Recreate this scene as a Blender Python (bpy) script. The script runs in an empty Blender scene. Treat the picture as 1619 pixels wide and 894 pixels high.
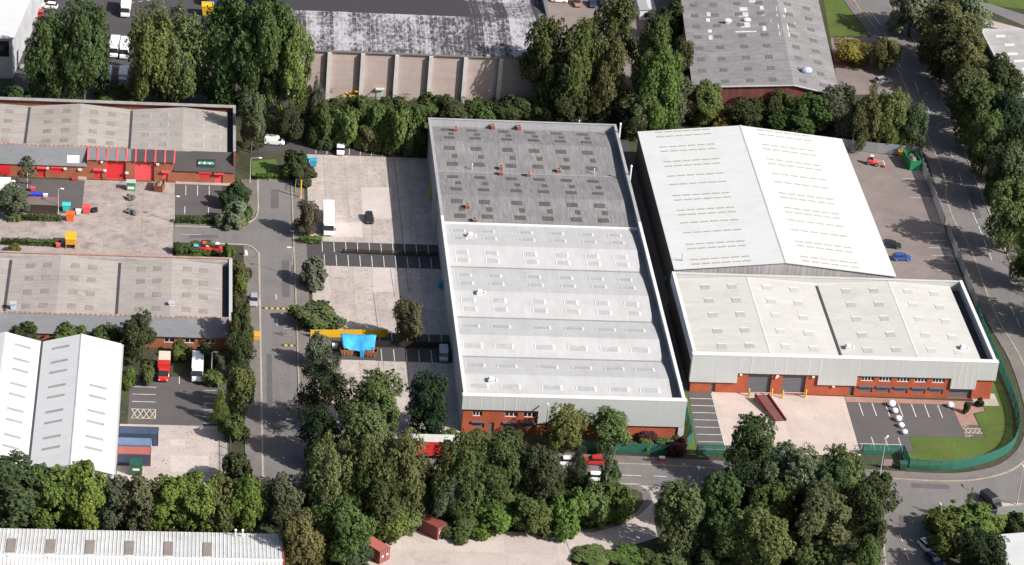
import bpy, math, random
import numpy as np
from mathutils import Vector, Matrix
from mathutils.geometry import tessellate_polygon
R = math.radians
SC = bpy.context.scene
COL = SC.collection
# ------------------------------------------------------------------ camera, sky, sun, exposure
FPX, PITCH, YAW, ROLL, RNG = 4665.344, 0.50998047, 0.12796139, 0.09236049, 598.0
_f = Vector((math.sin(YAW)*math.cos(PITCH), math.cos(YAW)*math.cos(PITCH), -math.sin(PITCH)))
_r = Vector((math.cos(YAW), -math.sin(YAW), 0)); _u = _r.cross(_f)
CR = math.cos(ROLL)*_r + math.sin(ROLL)*_u; CU = -math.sin(ROLL)*_r + math.cos(ROLL)*_u; CF = _f
CPOS = -CF*RNG
cam = bpy.data.objects.new('camera', bpy.data.cameras.new('camera')); COL.objects.link(cam)
cam.matrix_world = Matrix(((CR.x, CU.x, -CF.x, CPOS.x), (CR.y, CU.y, -CF.y, CPOS.y), (CR.z, CU.z, -CF.z, CPOS.z), (0, 0, 0, 1)))
cam.data.sensor_width = 36; cam.data.lens = FPX/1619*36; cam.data.clip_start = 1; cam.data.clip_end = 6000
SC.camera = cam
SUN_AZ, SUN_EL = R(121.5), R(38)
w = bpy.data.worlds.new('World'); SC.world = w; w.use_nodes = True
nt = w.node_tree; nt.nodes.clear()
sky = nt.nodes.new('ShaderNodeTexSky'); sky.sky_type = 'NISHITA'; sky.sun_disc = False
sky.dust_density = 3.5; sky.ozone_density = 1.0; sky.sun_elevation = SUN_EL; sky.sun_rotation = SUN_AZ
bg = nt.nodes.new('ShaderNodeBackground'); bg.inputs['Strength'].default_value = 0.067
wo = nt.nodes.new('ShaderNodeOutputWorld')
nt.links.new(sky.outputs[0], bg.inputs[0]); nt.links.new(bg.outputs[0], wo.inputs[0])
sl = bpy.data.lights.new('sun', 'SUN'); sl.energy = 4.2; sl.angle = R(0.5); sl.color = (1, .96, .9)
so = bpy.data.objects.new('sun', sl); COL.objects.link(so)
SD = Vector((math.sin(SUN_AZ)*math.cos(SUN_EL), math.cos(SUN_AZ)*math.cos(SUN_EL), math.sin(SUN_EL)))
so.rotation_euler = SD.to_track_quat('Z', 'Y').to_euler(); so.location = (0, 0, 200)
vs = SC.view_settings; vs.view_transform = 'Standard'; vs.look = 'None'; vs.gamma = 1; vs.exposure = 0.68
SC.cycles.max_bounces = 6; SC.cycles.diffuse_bounces = 3; SC.cycles.transparent_max_bounces = 8

def g(px, py, z=0.0):                      # the real ground point (at height z) seen at a photo pixel
    d = CR*(px-809.5) - CU*(py-447) + CF*FPX
    q = CPOS + d*((z-CPOS.z)/d.z)
    return (q.x, q.y)
def pscale(x, y, z=0):                     # photo pixels per metre at a point
    return FPX/((Vector((x, y, z))-CPOS).dot(CF))

# ------------------------------------------------------------------ materials
MATS = {}
def mat(name, col, rough=.85, var=.12, scale=.35, fine=None, streak=None, stain=None, stain_amt=.0, grid=None, metal=0., spec=.3, obj=False, patch=None, bump=0.):
    if name in MATS: return MATS[name]
    m = bpy.data.materials.new(name); m.use_nodes = True; n = m.node_tree; L = n.links.new
    b = n.nodes['Principled BSDF']; b.inputs['Roughness'].default_value = rough; b.inputs['Metallic'].default_value = metal
    b.inputs['Specular IOR Level'].default_value = spec
    if obj: co = n.nodes.new('ShaderNodeTexCoord').outputs['Object']
    else: co = n.nodes.new('ShaderNodeNewGeometry').outputs['Position']
    def noise(s, det=4, vec=None, ro=.6):
        t = n.nodes.new('ShaderNodeTexNoise'); t.inputs['Scale'].default_value = s; t.inputs['Detail'].default_value = det
        t.inputs['Roughness'].default_value = ro; L(vec or co, t.inputs['Vector']); return t.outputs['Fac']
    def ramp(x, a, c, lo, hi):
        t = n.nodes.new('ShaderNodeMapRange'); t.inputs[1].default_value = a; t.inputs[2].default_value = c
        t.inputs[3].default_value = lo; t.inputs[4].default_value = hi; L(x, t.inputs[0]); return t.outputs[0]
    def mul(a, c):
        t = n.nodes.new('ShaderNodeMath'); t.operation = 'MULTIPLY'; L(a, t.inputs[0]); L(c, t.inputs[1]); return t.outputs[0]
    fac = ramp(noise(scale), .3, .7, 1-var, 1+var)
    fac = mul(fac, ramp(noise(fine or scale*9, 5), .3, .7, 1-var*.8, 1+var*.8))
    if streak:                              # (axis scale x, y, z, amount)
        mp = n.nodes.new('ShaderNodeMapping'); mp.inputs['Scale'].default_value = streak[:3]; L(co, mp.inputs[0])
        fac = mul(fac, ramp(noise(1, 4, mp.outputs[0]), .3, .7, 1-streak[3], 1+streak[3]))
    if grid:                                # (bay width, bay depth, joint amount)
        t = n.nodes.new('ShaderNodeTexBrick'); t.offset = 0; t.inputs['Scale'].default_value = 1
        t.inputs['Brick Width'].default_value = grid[0]; t.inputs['Row Height'].default_value = grid[1]
        t.inputs['Mortar Size'].default_value = grid[3] if len(grid) > 3 else .06; t.inputs['Mortar Smooth'].default_value = .3
        t.inputs['Color1'].default_value = (1.05,)*3+(1,); t.inputs['Color2'].default_value = (.93,)*3+(1,)
        t.inputs['Mortar'].default_value = (1-grid[2],)*3+(1,)
        L(co, t.inputs['Vector']); sp = n.nodes.new('ShaderNodeSeparateColor'); L(t.outputs['Color'], sp.inputs[0])
        fac = mul(fac, sp.outputs[0])
    mx = n.nodes.new('ShaderNodeMix'); mx.data_type = 'RGBA'; mx.blend_type = 'MULTIPLY'; mx.inputs[0].default_value = 1
    mx.inputs[6].default_value = (*col, 1); L(fac, mx.inputs[7]); out = mx.outputs[2]
    for st in ([(stain, stain_amt, scale*2.3)] if stain else []) + ([patch] if patch else []):
        m2 = n.nodes.new('ShaderNodeMix'); m2.data_type = 'RGBA'; m2.inputs[7].default_value = (*st[0], 1)
        L(ramp(noise(st[2], 6, None, .7), .5, .68, 0, st[1]), m2.inputs[0]); L(out, m2.inputs[6]); out = m2.outputs[2]
    L(out, b.inputs['Base Color'])
    if bump:
        bp = n.nodes.new('ShaderNodeBump'); bp.inputs['Strength'].default_value = bump; bp.inputs['Distance'].default_value = .2
        L(noise((fine or scale*9), 6), bp.inputs['Height']); L(bp.outputs[0], b.inputs['Normal'])
    MATS[name] = m; return m
def flat(name, col, rough=.5, metal=0., spec=.5, var=.05): return mat(name, col, rough, var, 1.5, obj=True, metal=metal, spec=spec)

soil = mat('soil_grass', (.045, .05, .026), var=.35, scale=.12, fine=1.5, stain=(.09, .075, .05), stain_amt=.6, bump=.4)
lawn = mat('lawn', (.075, .115, .022), var=.22, scale=.11, fine=2.2, stain=(.12, .11, .035), stain_amt=.7, bump=.3)
asphalt = mat('asphalt', (.102, .092, .093), var=.1, scale=.15, fine=2.5, stain=(.085, .08, .083), stain_amt=.55)
asphalt_road = mat('asphalt_road', (.172, .16, .157), var=.08, scale=.1, fine=2, stain=(.12, .115, .115), stain_amt=.5, streak=(.9, .05, 1, .06))
asphalt_dark = mat('asphalt_dark', (.068, .062, .066), var=.12, scale=.15, fine=2.5, stain=(.06, .058, .06), stain_amt=.5)
asphalt_pink = mat('asphalt_pink', (.21, .175, .165), var=.12, scale=.12, fine=2, stain=(.15, .13, .125), stain_amt=.6)
paving = mat('footway', (.17, .15, .145), var=.13, scale=.2, fine=2.2, stain=(.11, .1, .1), stain_amt=.6)
apron_c = mat('concrete_apron', (.5, .41, .37), var=.08, scale=.12, fine=1.7, stain=(.37, .31, .28), stain_amt=.5, grid=(6, 6.2, .16))
concrete = mat('concrete_yard', (.43, .372, .338), var=.12, scale=.12, fine=1.7, stain=(.3, .27, .255), stain_amt=.75, grid=(4.6, 6.2, .34), patch=((.2, .185, .18), .5, 1.1), streak=(.6, .07, 1, .1))
concrete_b = mat('concrete_old', (.35, .3, .28), var=.15, scale=.15, fine=1.7, stain=(.16, .135, .125), stain_amt=.7, grid=(7.5, 7.5, .22), patch=((.14, .11, .1), .5, .33))
concrete_c = mat('concrete_pale', (.45, .385, .355), var=.1, scale=.1, fine=1.7, stain=(.29, .25, .23), stain_amt=.6, grid=(9, 6, .14))
pinkpave = mat('brick_paving', (.34, .2, .165), var=.12, scale=.4, fine=4, grid=(.5, .5, .2))
kerbm = mat('kerb_stone', (.36, .32, .28), var=.18, scale=.4)
kerby = mat('kerb_yellow_lines', (.33, .285, .22), var=.22, scale=.5)
paint = mat('road_paint', (.62, .6, .58), var=.22, scale=.9, stain=(.25, .24, .24), stain_amt=.7)
painty = mat('yellow_paint', (.5, .44, .3), var=.2, scale=.9)
roof_grey = mat('grey_fibre_cement', (.198, .192, .196), var=.1, scale=.18, fine=1.6, streak=(3.2, .22, 1, .26), stain=(.16, .155, .158), stain_amt=.5)
roof_old = mat('weathered_fibre_cement', (.335, .305, .285), var=.08, scale=.12, fine=1.4, streak=(.16, 2.2, 1, .13), stain=(.25, .225, .21), stain_amt=.5)
roof_old2 = mat('weathered_grey_sheet', (.22, .21, .215), var=.14, scale=.1, fine=1.2, streak=(.14, 1.6, 1, .16), stain=(.3, .29, .29), stain_amt=.6)
roof_white = mat('white_sheet_roof', (.45, .45, .452), .55, var=.035, scale=.1, fine=1.1, streak=(.9, .08, 1, .05), stain=(.35, .34, .32), stain_amt=.4)
roof_cream = mat('cream_sheet_roof', (.52, .508, .48), .55, var=.035, scale=.1, fine=1.1, streak=(.08, .9, 1, .05), stain=(.4, .385, .36), stain_amt=.4)
roof_bright = mat('bright_white_roof', (.6, .605, .61), .55, var=.015, scale=.1, fine=1.1, streak=(.1, 1.0, 1, .035), stain=(.5, .49, .47), stain_amt=.35)
white_trim = mat('white_trim', (.66, .66, .655), .5, var=.03)
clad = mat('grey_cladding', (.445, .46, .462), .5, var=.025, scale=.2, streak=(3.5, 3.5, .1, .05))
clad_dk = mat('shaded_grey_cladding', (.34, .345, .37), .5, var=.05, scale=.2, streak=(2.5, 2.5, .1, .08))  # darker bluish copy of the grey cladding, wall shade put into its colour
alley_wall = mat('shaded_dark_cladding', (.032, .028, .03), .6, var=.1, scale=.2, streak=(2, 2, .1, .1))  # near-black base colour carries the alley shade for these west walls
clad_rib = mat('ribbed_cladding', (.36, .34, .35), .6, var=.08, streak=(2.2, .2, .1, .28))
brick = mat('red_brick', (.35, .085, .042), var=.14, scale=.4, fine=5, stain=(.24, .07, .04), stain_amt=.5)
brick_dk = mat('dark_brick', (.2, .07, .052), var=.18, scale=.4, fine=5)
brick_bed = mat('pale_coping_brick', (.36, .23, .19), var=.2, scale=1)
beige_wall = mat('beige_panel_wall', (.4, .325, .3), var=.06, scale=.12, fine=1, streak=(.05, .05, 1.3, .07), stain=(.33, .265, .245), stain_amt=.5)
pier_m = mat('pale_pier', (.52, .5, .5), var=.1, scale=.4)
slate = mat('blue_grey_slate', (.165, .17, .185), .7, var=.08, scale=.3, fine=3, streak=(.3, 3, 3, .08))
charcoal = mat('charcoal_tile', (.062, .056, .058), .7, var=.1, scale=.3, fine=3)
red_paint = flat('red_paint', (.62, .03, .035), .45)
red_lt = flat('faded_red_paint', (.7, .085, .095), .5)
red_dull = flat('dull_red', (.33, .055, .045), .6, var=.15)
shutter = flat('grey_shutter', (.115, .12, .14), .5)
glass = flat('dark_glass', (.02, .023, .028), .08, spec=.8)
glass_lt = flat('rooflight_pane', (.42, .43, .45), .35, var=.1)
rl_grey = mat('dirty_rooflight', (.1, .093, .085), .5, var=.2, scale=.6)
rl_brown = mat('brown_rooflight', (.27, .235, .21), .5, var=.15, scale=.6)
rl_cream = mat('cream_rooflight', (.37, .355, .29), .45, var=.12, scale=.8)
rl_pale = mat('pale_rooflight', (.375, .378, .386), .4, var=.12, scale=.8)
dark = flat('near_black', (.018, .017, .017), .7)
rubber = flat('tyre_rubber', (.02, .02, .02), .9)
steel = flat('galvanised_steel', (.36, .37, .38), .45, metal=.3)
palem = flat('pale_grey_steel', (.45, .46, .47), .5)
white_p = flat('white_vehicle_paint', (.78, .78, .78), .3)
silver_p = flat('silver_vehicle_paint', (.45, .47, .5), .3, metal=.3)
black_p = flat('black_vehicle_paint', (.025, .026, .03), .25)
blue_p = flat('blue_vehicle_paint', (.03, .09, .32), .25)
green_p = flat('dark_green_paint', (.02, .085, .05), .4, var=.15)
redcar_p = flat('red_vehicle_paint', (.5, .03, .025), .3)
cream_p = flat('cream_box_paint', (.6, .53, .42), .5)
yellow_p = flat('yellow_paint_metal', (.68, .4, .02), .5, var=.1)
orange_p = flat('orange_metal', (.62, .3, .03), .5, var=.15)
green_f = flat('green_fence_paint', (.035, .16, .125), .5)
green_s = flat('green_skip_paint', (.02, .22, .09), .5, var=.15)
teal_p = flat('turquoise_plastic', (.05, .5, .5), .5)
blue_t = mat('blue_tarpaulin', (.05, .34, .66), .45, var=.18, scale=.5, fine=1.5)
blue_bin = flat('blue_plastic', (.03, .28, .5), .5)
royal = flat('royal_blue_plastic', (.03, .06, .5), .5)
cont_red = mat('red_container', (.2, .055, .05), .6, var=.12, scale=.5, stain=(.25, .06, .05), stain_amt=.5)
cont_redlt = mat('pale_red_container', (.36, .115, .09), .6, var=.08, scale=.5)
cont_blue = mat('navy_container', (.055, .075, .125), .6, var=.12, scale=.5, stain=(.09, .1, .13), stain_amt=.5)
cont_lblue = mat('light_blue_container', (.14, .2, .31), .6, var=.1, scale=.5)
brown_m = flat('brown_timber', (.17, .1, .06), .8, var=.2)
rust = flat('rusty_steel', (.26, .1, .05), .8, var=.2)
stone = flat('white_stone', (.74, .74, .76), .8, var=.06)
headl = flat('headlight_lens', (.7, .7, .68), .15)
taill = flat('tail_lens', (.4, .02, .02), .2)
bark = mat('bark', (.11, .085, .065), .9, var=.2, scale=2, obj=True)
bark_pale = mat('birch_bark', (.5, .47, .44), .8, var=.2, scale=2, obj=True)
def old_roof_mat():                         # dark sheeting worn white in strips and blotches
    m = bpy.data.materials.new('worn_slate_roof'); m.use_nodes = True; n = m.node_tree; L = n.links.new
    b = n.nodes['Principled BSDF']; b.inputs['Roughness'].default_value = .8
    co = n.nodes.new('ShaderNodeNewGeometry').outputs['Position']; sx = n.nodes.new('ShaderNodeSeparateXYZ'); L(co, sx.inputs[0])
    def nz(s, d, sc=(1, 1, 1), ro=.65):
        mp = n.nodes.new('ShaderNodeMapping'); mp.inputs['Scale'].default_value = sc; L(co, mp.inputs[0])
        t = n.nodes.new('ShaderNodeTexNoise'); t.inputs['Scale'].default_value = s; t.inputs['Detail'].default_value = d; t.inputs['Roughness'].default_value = ro; L(mp.outputs[0], t.inputs[0]); return t.outputs[0]
    def mth(op, a, c):
        t = n.nodes.new('ShaderNodeMath'); t.operation = op
        for k, v in ((0, a), (1, c)):
            if isinstance(v, (int, float)): t.inputs[k].default_value = v
            else: L(v, t.inputs[k])
        return t.outputs[0]
    def mr(x, a, c, lo, hi):
        t = n.nodes.new('ShaderNodeMapRange'); t.inputs[1].default_value = a; t.inputs[2].default_value = c; t.inputs[3].default_value = lo; t.inputs[4].default_value = hi; L(x, t.inputs[0]); return t.outputs[0]
    def rnd(axis, wd):
        w_ = n.nodes.new('ShaderNodeTexWhiteNoise'); w_.noise_dimensions = '1D'; L(mth('FLOOR', mth('DIVIDE', sx.outputs[axis], wd), 0), w_.inputs['W']); return w_.outputs['Value']
    fac = mth('ADD', mth('MULTIPLY', nz(1.5, 6, (1, .55, 1)), 1.5), mth('MULTIPLY', nz(.11, 3), 1.1))
    fac = mth('ADD', fac, mth('MULTIPLY', rnd(0, 3.1), .34)); fac = mth('ADD', fac, mth('MULTIPLY', rnd(0, 1.03), .16))
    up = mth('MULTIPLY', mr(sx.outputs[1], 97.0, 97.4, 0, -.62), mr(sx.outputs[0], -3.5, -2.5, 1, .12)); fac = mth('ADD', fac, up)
    fac = mth('ADD', fac, mth('MULTIPLY', mr(sx.outputs[0], -45, -37, -.2, 0), 1))
    t = n.nodes.new('ShaderNodeTexBrick'); t.offset = 0; t.inputs['Scale'].default_value = 1; t.inputs['Brick Width'].default_value = 1.03; t.inputs['Row Height'].default_value = 1.9; t.inputs['Mortar Size'].default_value = .1
    t.inputs['Color1'].default_value = (0, 0, 0, 1); t.inputs['Color2'].default_value = (.1, .1, .1, 1); t.inputs['Mortar'].default_value = (.3, .3, .3, 1); L(co, t.inputs['Vector'])
    fac = mth('ADD', fac, mth('MULTIPLY', t.outputs['Color'], nz(.3, 2)))
    r = mr(fac, 1.42, 1.84, 0, 1); mx = n.nodes.new('ShaderNodeMix'); mx.data_type = 'RGBA'; mx.inputs[6].default_value = (.045, .04, .045, 1); mx.inputs[7].default_value = (.37, .36, .39, 1)
    L(r, mx.inputs[0]); L(mx.outputs[2], b.inputs['Base Color']); return m
worn_roof = old_roof_mat()
def leaf_mat(name, transl=.22):
    m = bpy.data.materials.new(name); m.use_nodes = True; n = m.node_tree; L = n.links.new; n.nodes.clear()
    o = n.nodes.new('ShaderNodeOutputMaterial'); oi = n.nodes.new('ShaderNodeObjectInfo'); ge = n.nodes.new('ShaderNodeNewGeometry')
    tc = n.nodes.new('ShaderNodeTexCoord')
    nz = n.nodes.new('ShaderNodeTexNoise'); nz.inputs['Scale'].default_value = .45; nz.inputs['Detail'].default_value = 3; L(ge.outputs['Position'], nz.inputs[0])
    hs = n.nodes.new('ShaderNodeHueSaturation')
    def mr(x, a, c, lo, hi):
        t = n.nodes.new('ShaderNodeMapRange'); t.inputs[1].default_value = a; t.inputs[2].default_value = c; t.inputs[3].default_value = lo; t.inputs[4].default_value = hi; L(x, t.inputs[0]); return t.outputs[0]
    mu = n.nodes.new('ShaderNodeMath'); mu.operation = 'MULTIPLY'
    L(mr(ge.outputs['Random Per Island'], 0, 1, .7, 1.32), mu.inputs[0]); L(mr(nz.outputs[0], .3, .7, .78, 1.22), mu.inputs[1])
    L(mu.outputs[0], hs.inputs['Value']); L(mr(nz.outputs[0], .3, .7, .51, .492), hs.inputs['Hue']); L(oi.outputs['Color'], hs.inputs['Color'])
    d = n.nodes.new('ShaderNodeBsdfDiffuse'); t = n.nodes.new('ShaderNodeBsdfTranslucent'); ms = n.nodes.new('ShaderNodeMixShader'); ms.inputs[0].default_value = transl
    L(hs.outputs[0], d.inputs[0]); L(hs.outputs[0], t.inputs[0]); L(d.outputs[0], ms.inputs[1]); L(t.outputs[0], ms.inputs[2]); L(ms.outputs[0], o.inputs[0]); return m
leaf = leaf_mat('leaves', .36)

# ------------------------------------------------------------------ mesh helpers
class MB:
    def __init__(s): s.v = []; s.f = []
    def quad(s, *p):
        i = len(s.v); s.v += [tuple(q) for q in p]; s.f.append(tuple(range(i, i+len(p)))); return s
    def box(s, x0, x1, y0, y1, z0, z1):
        if x0 > x1: x0, x1 = x1, x0
        if y0 > y1: y0, y1 = y1, y0
        return s.hexa([(x0, y0), (x1, y0), (x1, y1), (x0, y1)], z0, z1)
    def hexa(s, b, z0, z1, top=None, dz=(0, 0, 0, 0)):
        t = top or b; i = len(s.v); n = len(b)
        s.v += [(p[0], p[1], z0) for p in b] + [(p[0], p[1], z1 + (dz[k] if n == 4 else 0)) for k, p in enumerate(t)]
        s.f.append(tuple(i+k for k in reversed(range(n)))); s.f.append(tuple(i+n+k for k in range(n)))
        for k in range(n): j = (k+1) % n; s.f.append((i+k, i+j, i+n+j, i+n+k))
        return s
    def extr_x(s, prof, x0, x1):           # closed (y,z) profile extruded along x
        i = len(s.v); n = len(prof); s.v += [(x0, y, z) for y, z in prof] + [(x1, y, z) for y, z in prof]
        s.f.append(tuple(i+k for k in range(n))); s.f.append(tuple(i+n+k for k in reversed(range(n))))
        for k in range(n): j = (k+1) % n; s.f.append((i+j, i+k, i+n+k, i+n+j))
        return s
    def extr_y(s, prof, y0, y1):           # closed (x,z) profile extruded along y
        i = len(s.v); n = len(prof); s.v += [(x, y0, z) for x, z in prof] + [(x, y1, z) for x, z in prof]
        s.f.append(tuple(i+k for k in range(n))); s.f.append(tuple(i+n+k for k in reversed(range(n))))
        for k in range(n): j = (k+1) % n; s.f.append((i+j, i+k, i+n+k, i+n+j))
        return s
    def tube(s, a, b, r0, r1=None, n=8):
        a = Vector(a); b = Vector(b); r1 = r0 if r1 is None else r1; d = (b-a).normalized()
        p = d.orthogonal().normalized(); q = d.cross(p); i = len(s.v)
        for c, r in ((a, r0), (b, r1)):
            for k in range(n):
                t = 2*math.pi*k/n; s.v.append(tuple(c + p*(r*math.cos(t)) + q*(r*math.sin(t))))
        for k in range(n): j = (k+1) % n; s.f.append((i+k, i+j, i+n+j, i+n+k))
        s.f.append(tuple(i+k for k in reversed(range(n)))); s.f.append(tuple(i+n+k for k in range(n))); return s
    def ball(s, c, rx, ry, rz, n=12, m=7, jit=0, seed=0):
        rd = random.Random(seed); i = len(s.v)
        for a in range(m+1):
            th = math.pi*a/m
            for k in range(n):
                ph = 2*math.pi*k/n; q = 1+rd.uniform(-jit, jit)
                s.v.append((c[0]+rx*q*math.sin(th)*math.cos(ph), c[1]+ry*q*math.sin(th)*math.sin(ph), c[2]+rz*q*math.cos(th)))
        for a in range(m):
            for k in range(n):
                j = (k+1) % n; s.f.append((i+a*n+k, i+(a+1)*n+k, i+(a+1)*n+j, i+a*n+j))
        return s
    def rot(s, ang, c=(0, 0)):
        ca, sa = math.cos(ang), math.sin(ang)
        s.v = [(c[0]+(x-c[0])*ca-(y-c[1])*sa, c[1]+(x-c[0])*sa+(y-c[1])*ca, z) for x, y, z in s.v]; return s
    def poly(s, pts, z):
        vs = [Vector((p[0], p[1], 0)) for p in pts]; i = len(s.v); s.v += [(p[0], p[1], z) for p in pts]
        for t in tessellate_polygon([vs]):
            a, b, c = (vs[k] for k in t); t = t if (b-a).cross(c-a).z > 0 else t[::-1]
            s.f.append(tuple(i+k for k in t))
        return s
    def build(s, name, m, parent=None, smooth=False, world=True):
        off = parent_loc(parent) if (parent and world) else Vector((0, 0, 0))
        me = bpy.data.meshes.new(name); me.from_pydata([(v[0]-off.x, v[1]-off.y, v[2]-off.z) for v in s.v], [], s.f)
        me.materials.append(m)
        if smooth: me.polygons.foreach_set('use_smooth', [True]*len(me.polygons))
        o = bpy.data.objects.new(name, me); COL.objects.link(o)
        if parent: o.parent = parent
        return o
def parent_loc(p):
    v = Vector(p.location)
    while p.parent: p = p.parent; v += p.location
    return v
def thing(name, label, cat, loc, rz=0, group=None):
    o = bpy.data.objects.new(name, None); COL.objects.link(o); o.location = (loc[0], loc[1], loc[2] if len(loc) > 2 else 0); o.rotation_euler.z = rz
    return tag(o, label, cat, group)
def tag(o, label, cat, group=None):
    o['label'] = label; o['category'] = cat
    if group: o['group'] = group
    return o
def struct(name, mb, m, kind='structure'):
    o = mb.build(name, m); o['kind'] = kind; return o
def dup(root, loc=None, rz=None, label=None, group=None, scale=None, color=None):
    def cp(o, par):
        c = o.copy(); COL.objects.link(c)
        if par: c.parent = par
        for ch in CH.get(o.name, ()): cp(ch, c)
        return c
    CH = {}
    stack = [root]
    while stack:
        o = stack.pop(); CH[o.name] = list(KIDS(o)); stack += CH[o.name]
    r = cp(root, None)
    if loc: r.location = (loc[0], loc[1], loc[2] if len(loc) > 2 else 0)
    if rz is not None: r.rotation_euler.z = rz
    if label: r['label'] = label
    if group: r['group'] = group
    return r
def KIDS(o): return [c for c in o.children]
def sheet(name, pts, z, m): return struct(name, MB().poly(pts, z), m)
def px(*p): return [g(*q) for q in p]
def strip_mb(mb, pts, wd, z0, z1):          # a low kerb following a polyline
    P = [Vector((p[0], p[1])) for p in pts]; A = []; B = []
    for i, p in enumerate(P):
        d = (P[min(i+1, len(P)-1)]-P[max(i-1, 0)]).normalized(); n = Vector((-d.y, d.x))*wd*.5; A.append(p+n); B.append(p-n)
    for i in range(len(P)-1): mb.hexa([A[i], B[i], B[i+1], A[i+1]], z0, z1)
    return mb
def line_mb(mb, a, b, wd, z):
    a = Vector(a); b = Vector(b); d = (b-a).normalized(); n = Vector((-d.y, d.x))*wd*.5
    p = [a-n, b-n, b+n, a+n]; mb.quad(*[(q.x, q.y, z) for q in p]); return mb
def smooth_pts(pts, k=5):
    out = []; P = [Vector((p[0], p[1])) for p in pts]; n = len(P)
    for i in range(n-1):
        a, b, c, d = P[max(i-1, 0)], P[i], P[i+1], P[min(i+2, n-1)]
        for j in range(k):
            t = j/k; out.append(.5*((2*b)+(c-a)*t+(2*a-5*b+4*c-d)*t*t+(3*b-a-3*c+d)*t**3))
    out.append(P[-1]); return [(p.x, p.y) for p in out]

# ------------------------------------------------------------------ ground, roads, yards
struct('ground', MB().quad((-2500, -1500, 0), (2500, -1500, 0), (2500, 3500, 0), (-2500, 3500, 0)), soil)
kN_in = smooth_pts([(-43.9, 41), (-43.9, -20), (-43.9, -48), (-43, -56), (-40.4, -61.8), (-34, -64.6), (-20, -65.4), (15, -66.5), (33.3, -67.5), (61.3, -69.3), (75.5, -70), (84, -68.2), (90, -64.3), (95, -57), (98.5, -46), (100, -26.3), (98.8, -6.4), (99.7, 20.4), (98.9, 33), (99.5, 44), (101.2, 55.4), (101.6, 92.6), (101, 127.5), (98.4, 149), (97, 190)])
kS_a = smooth_pts([(-43.9, -80), (-41, -73.5), (-30, -72), (14, -73.3), (17, -73.6)])
kS_b = smooth_pts([(25.5, -74.1), (40, -74.8), (53, -75.8), (58.5, -78), (60.2, -82), (58.2, -97.4), (54.5, -125)])
kS_c = smooth_pts([(62.5, -125), (66.8, -97.2), (70.2, -83), (73, -79.5), (80, -79), (90, -76.5), (98, -71.5), (104, -63), (108, -48), (109.5, -26), (107.2, 0), (107.4, 26), (108, 51), (109.5, 92), (109, 127), (107.9, 148), (107, 190)])
main_road = kN_in + kS_c[::-1] + kS_b[::-1] + kS_a[::-1] + [(-50.9, -80), (-50.9, 9.2), (-53, 12.2), (-56, 12.5), (-68.5, 12.5), (-68.5, 19.3), (-58, 19.6), (-54, 21), (-51.6, 24), (-50.9, 28), (-50.9, 41)]
sheet('road', main_road, .02, asphalt_road)
kw = MB(); strip_mb(kw, [(-51.05, 41.1), (-51.05, 28)] + smooth_pts([(-51.05, 28), (-51.7, 24), (-54.1, 21.1), (-58, 19.75), (-68.3, 19.45)]), .3, 0, .14)
strip_mb(kw, smooth_pts([(-60, 12.35), (-56, 12.35), (-53.1, 12.05), (-51.05, 9)]) + [(-51.05, 8), (-51.05, -80)], .34, 0, .14)
strip_mb(kw, [(-51.2, 41.25), (-43.6, 41.25)], .3, 0, .14)
struct('kerb', kw, kerbm)
ke = MB(); strip_mb(ke, kN_in, .3, 0, .14); strip_mb(ke, kS_c, .32, 0, .14); struct('kerb', ke, kerby)
kk = MB(); strip_mb(kk, kS_a, .3, 0, .14); strip_mb(kk, kS_b, .32, 0, .14); struct('kerb', kk, kerbm)
def offs(pts, d):
    P = [Vector((p[0], p[1])) for p in pts]; o = []
    for i, p in enumerate(P):
        t = (P[min(i+1, len(P)-1)]-P[max(i-1, 0)]).normalized(); o.append((p.x-t.y*d, p.y+t.x*d))
    return o
def band(name, pts, d0, d1, z, m):
    a = offs(pts, d0); b = offs(pts, d1); mb = MB()
    for i in range(len(a)-1):
        q = [a[i], b[i], b[i+1], a[i+1]]; e1 = Vector(q[1])-Vector(q[0]); e2 = Vector(q[3])-Vector(q[0])
        if e1.x*e2.y-e1.y*e2.x < 0: q.reverse()
        mb.quad(*[(p[0], p[1], z) for p in q])
    return struct(name, mb, m)
band('pavement', kN_in, .16, 2.6, .11, paving)
band('pavement', kS_c, -.17, -2.2, .11, paving)
band('pavement', kS_b, -.16, -2.0, .11, paving)
sheet('pavement', [(-54.6, 41), (-51.2, 41), (-51.2, 28), (-51.9, 24.2), (-54.3, 21.4), (-58, 20), (-68.3, 19.7), (-68.3, 22.2), (-58, 22.6), (-55.6, 24), (-54.6, 27)], .11, paving)
sheet('pavement', [(-54.2, -80), (-51.22, -80), (-51.22, 8.8), (-53.1, 11.8), (-54.2, 12)], .11, paving)
# west yard of the long grey and white warehouse
yard = MB()
for y0, y1 in ((14.8, 53.9), (-21.6, 4.6), (-60, -32.3)): yard.poly([(-40.6, y0), (-13.8, y0), (-13.8, y1), (-40.6, y1)], .04)
struct('concrete_yard', yard, concrete)
cpt = MB()
cpt.poly(px((571, 297), (618, 297), (621, 346), (573, 346)), .05); cpt.poly(px((520, 352), (572, 352), (574, 376), (520, 375)), .05); cpt.poly(px((590, 424), (622, 424), (624, 462), (590, 462)), .05); cpt.poly(px((269, 720), (330, 722), (330, 748), (269, 747)), .05); cpt.poly(px((269, 695), (293, 695), (293, 706), (269, 706)), .05)
struct('concrete_patch', cpt, mat('new_concrete', (.5, .44, .415), var=.08, scale=.2, fine=2, stain=(.4, .35, .33), stain_amt=.5))
jt = MB()
for a, b in (((623, 250), (646, 462)), ((617, 425), (624, 470)), ((598, 525), (590, 462)), ((598, 573), (602, 600))): line_mb(jt, g(*a), g(*b), .12, .055)
struct('yard_drain', jt, mat('drain_dark', (.12, .105, .1)))
tm = MB()
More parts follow.
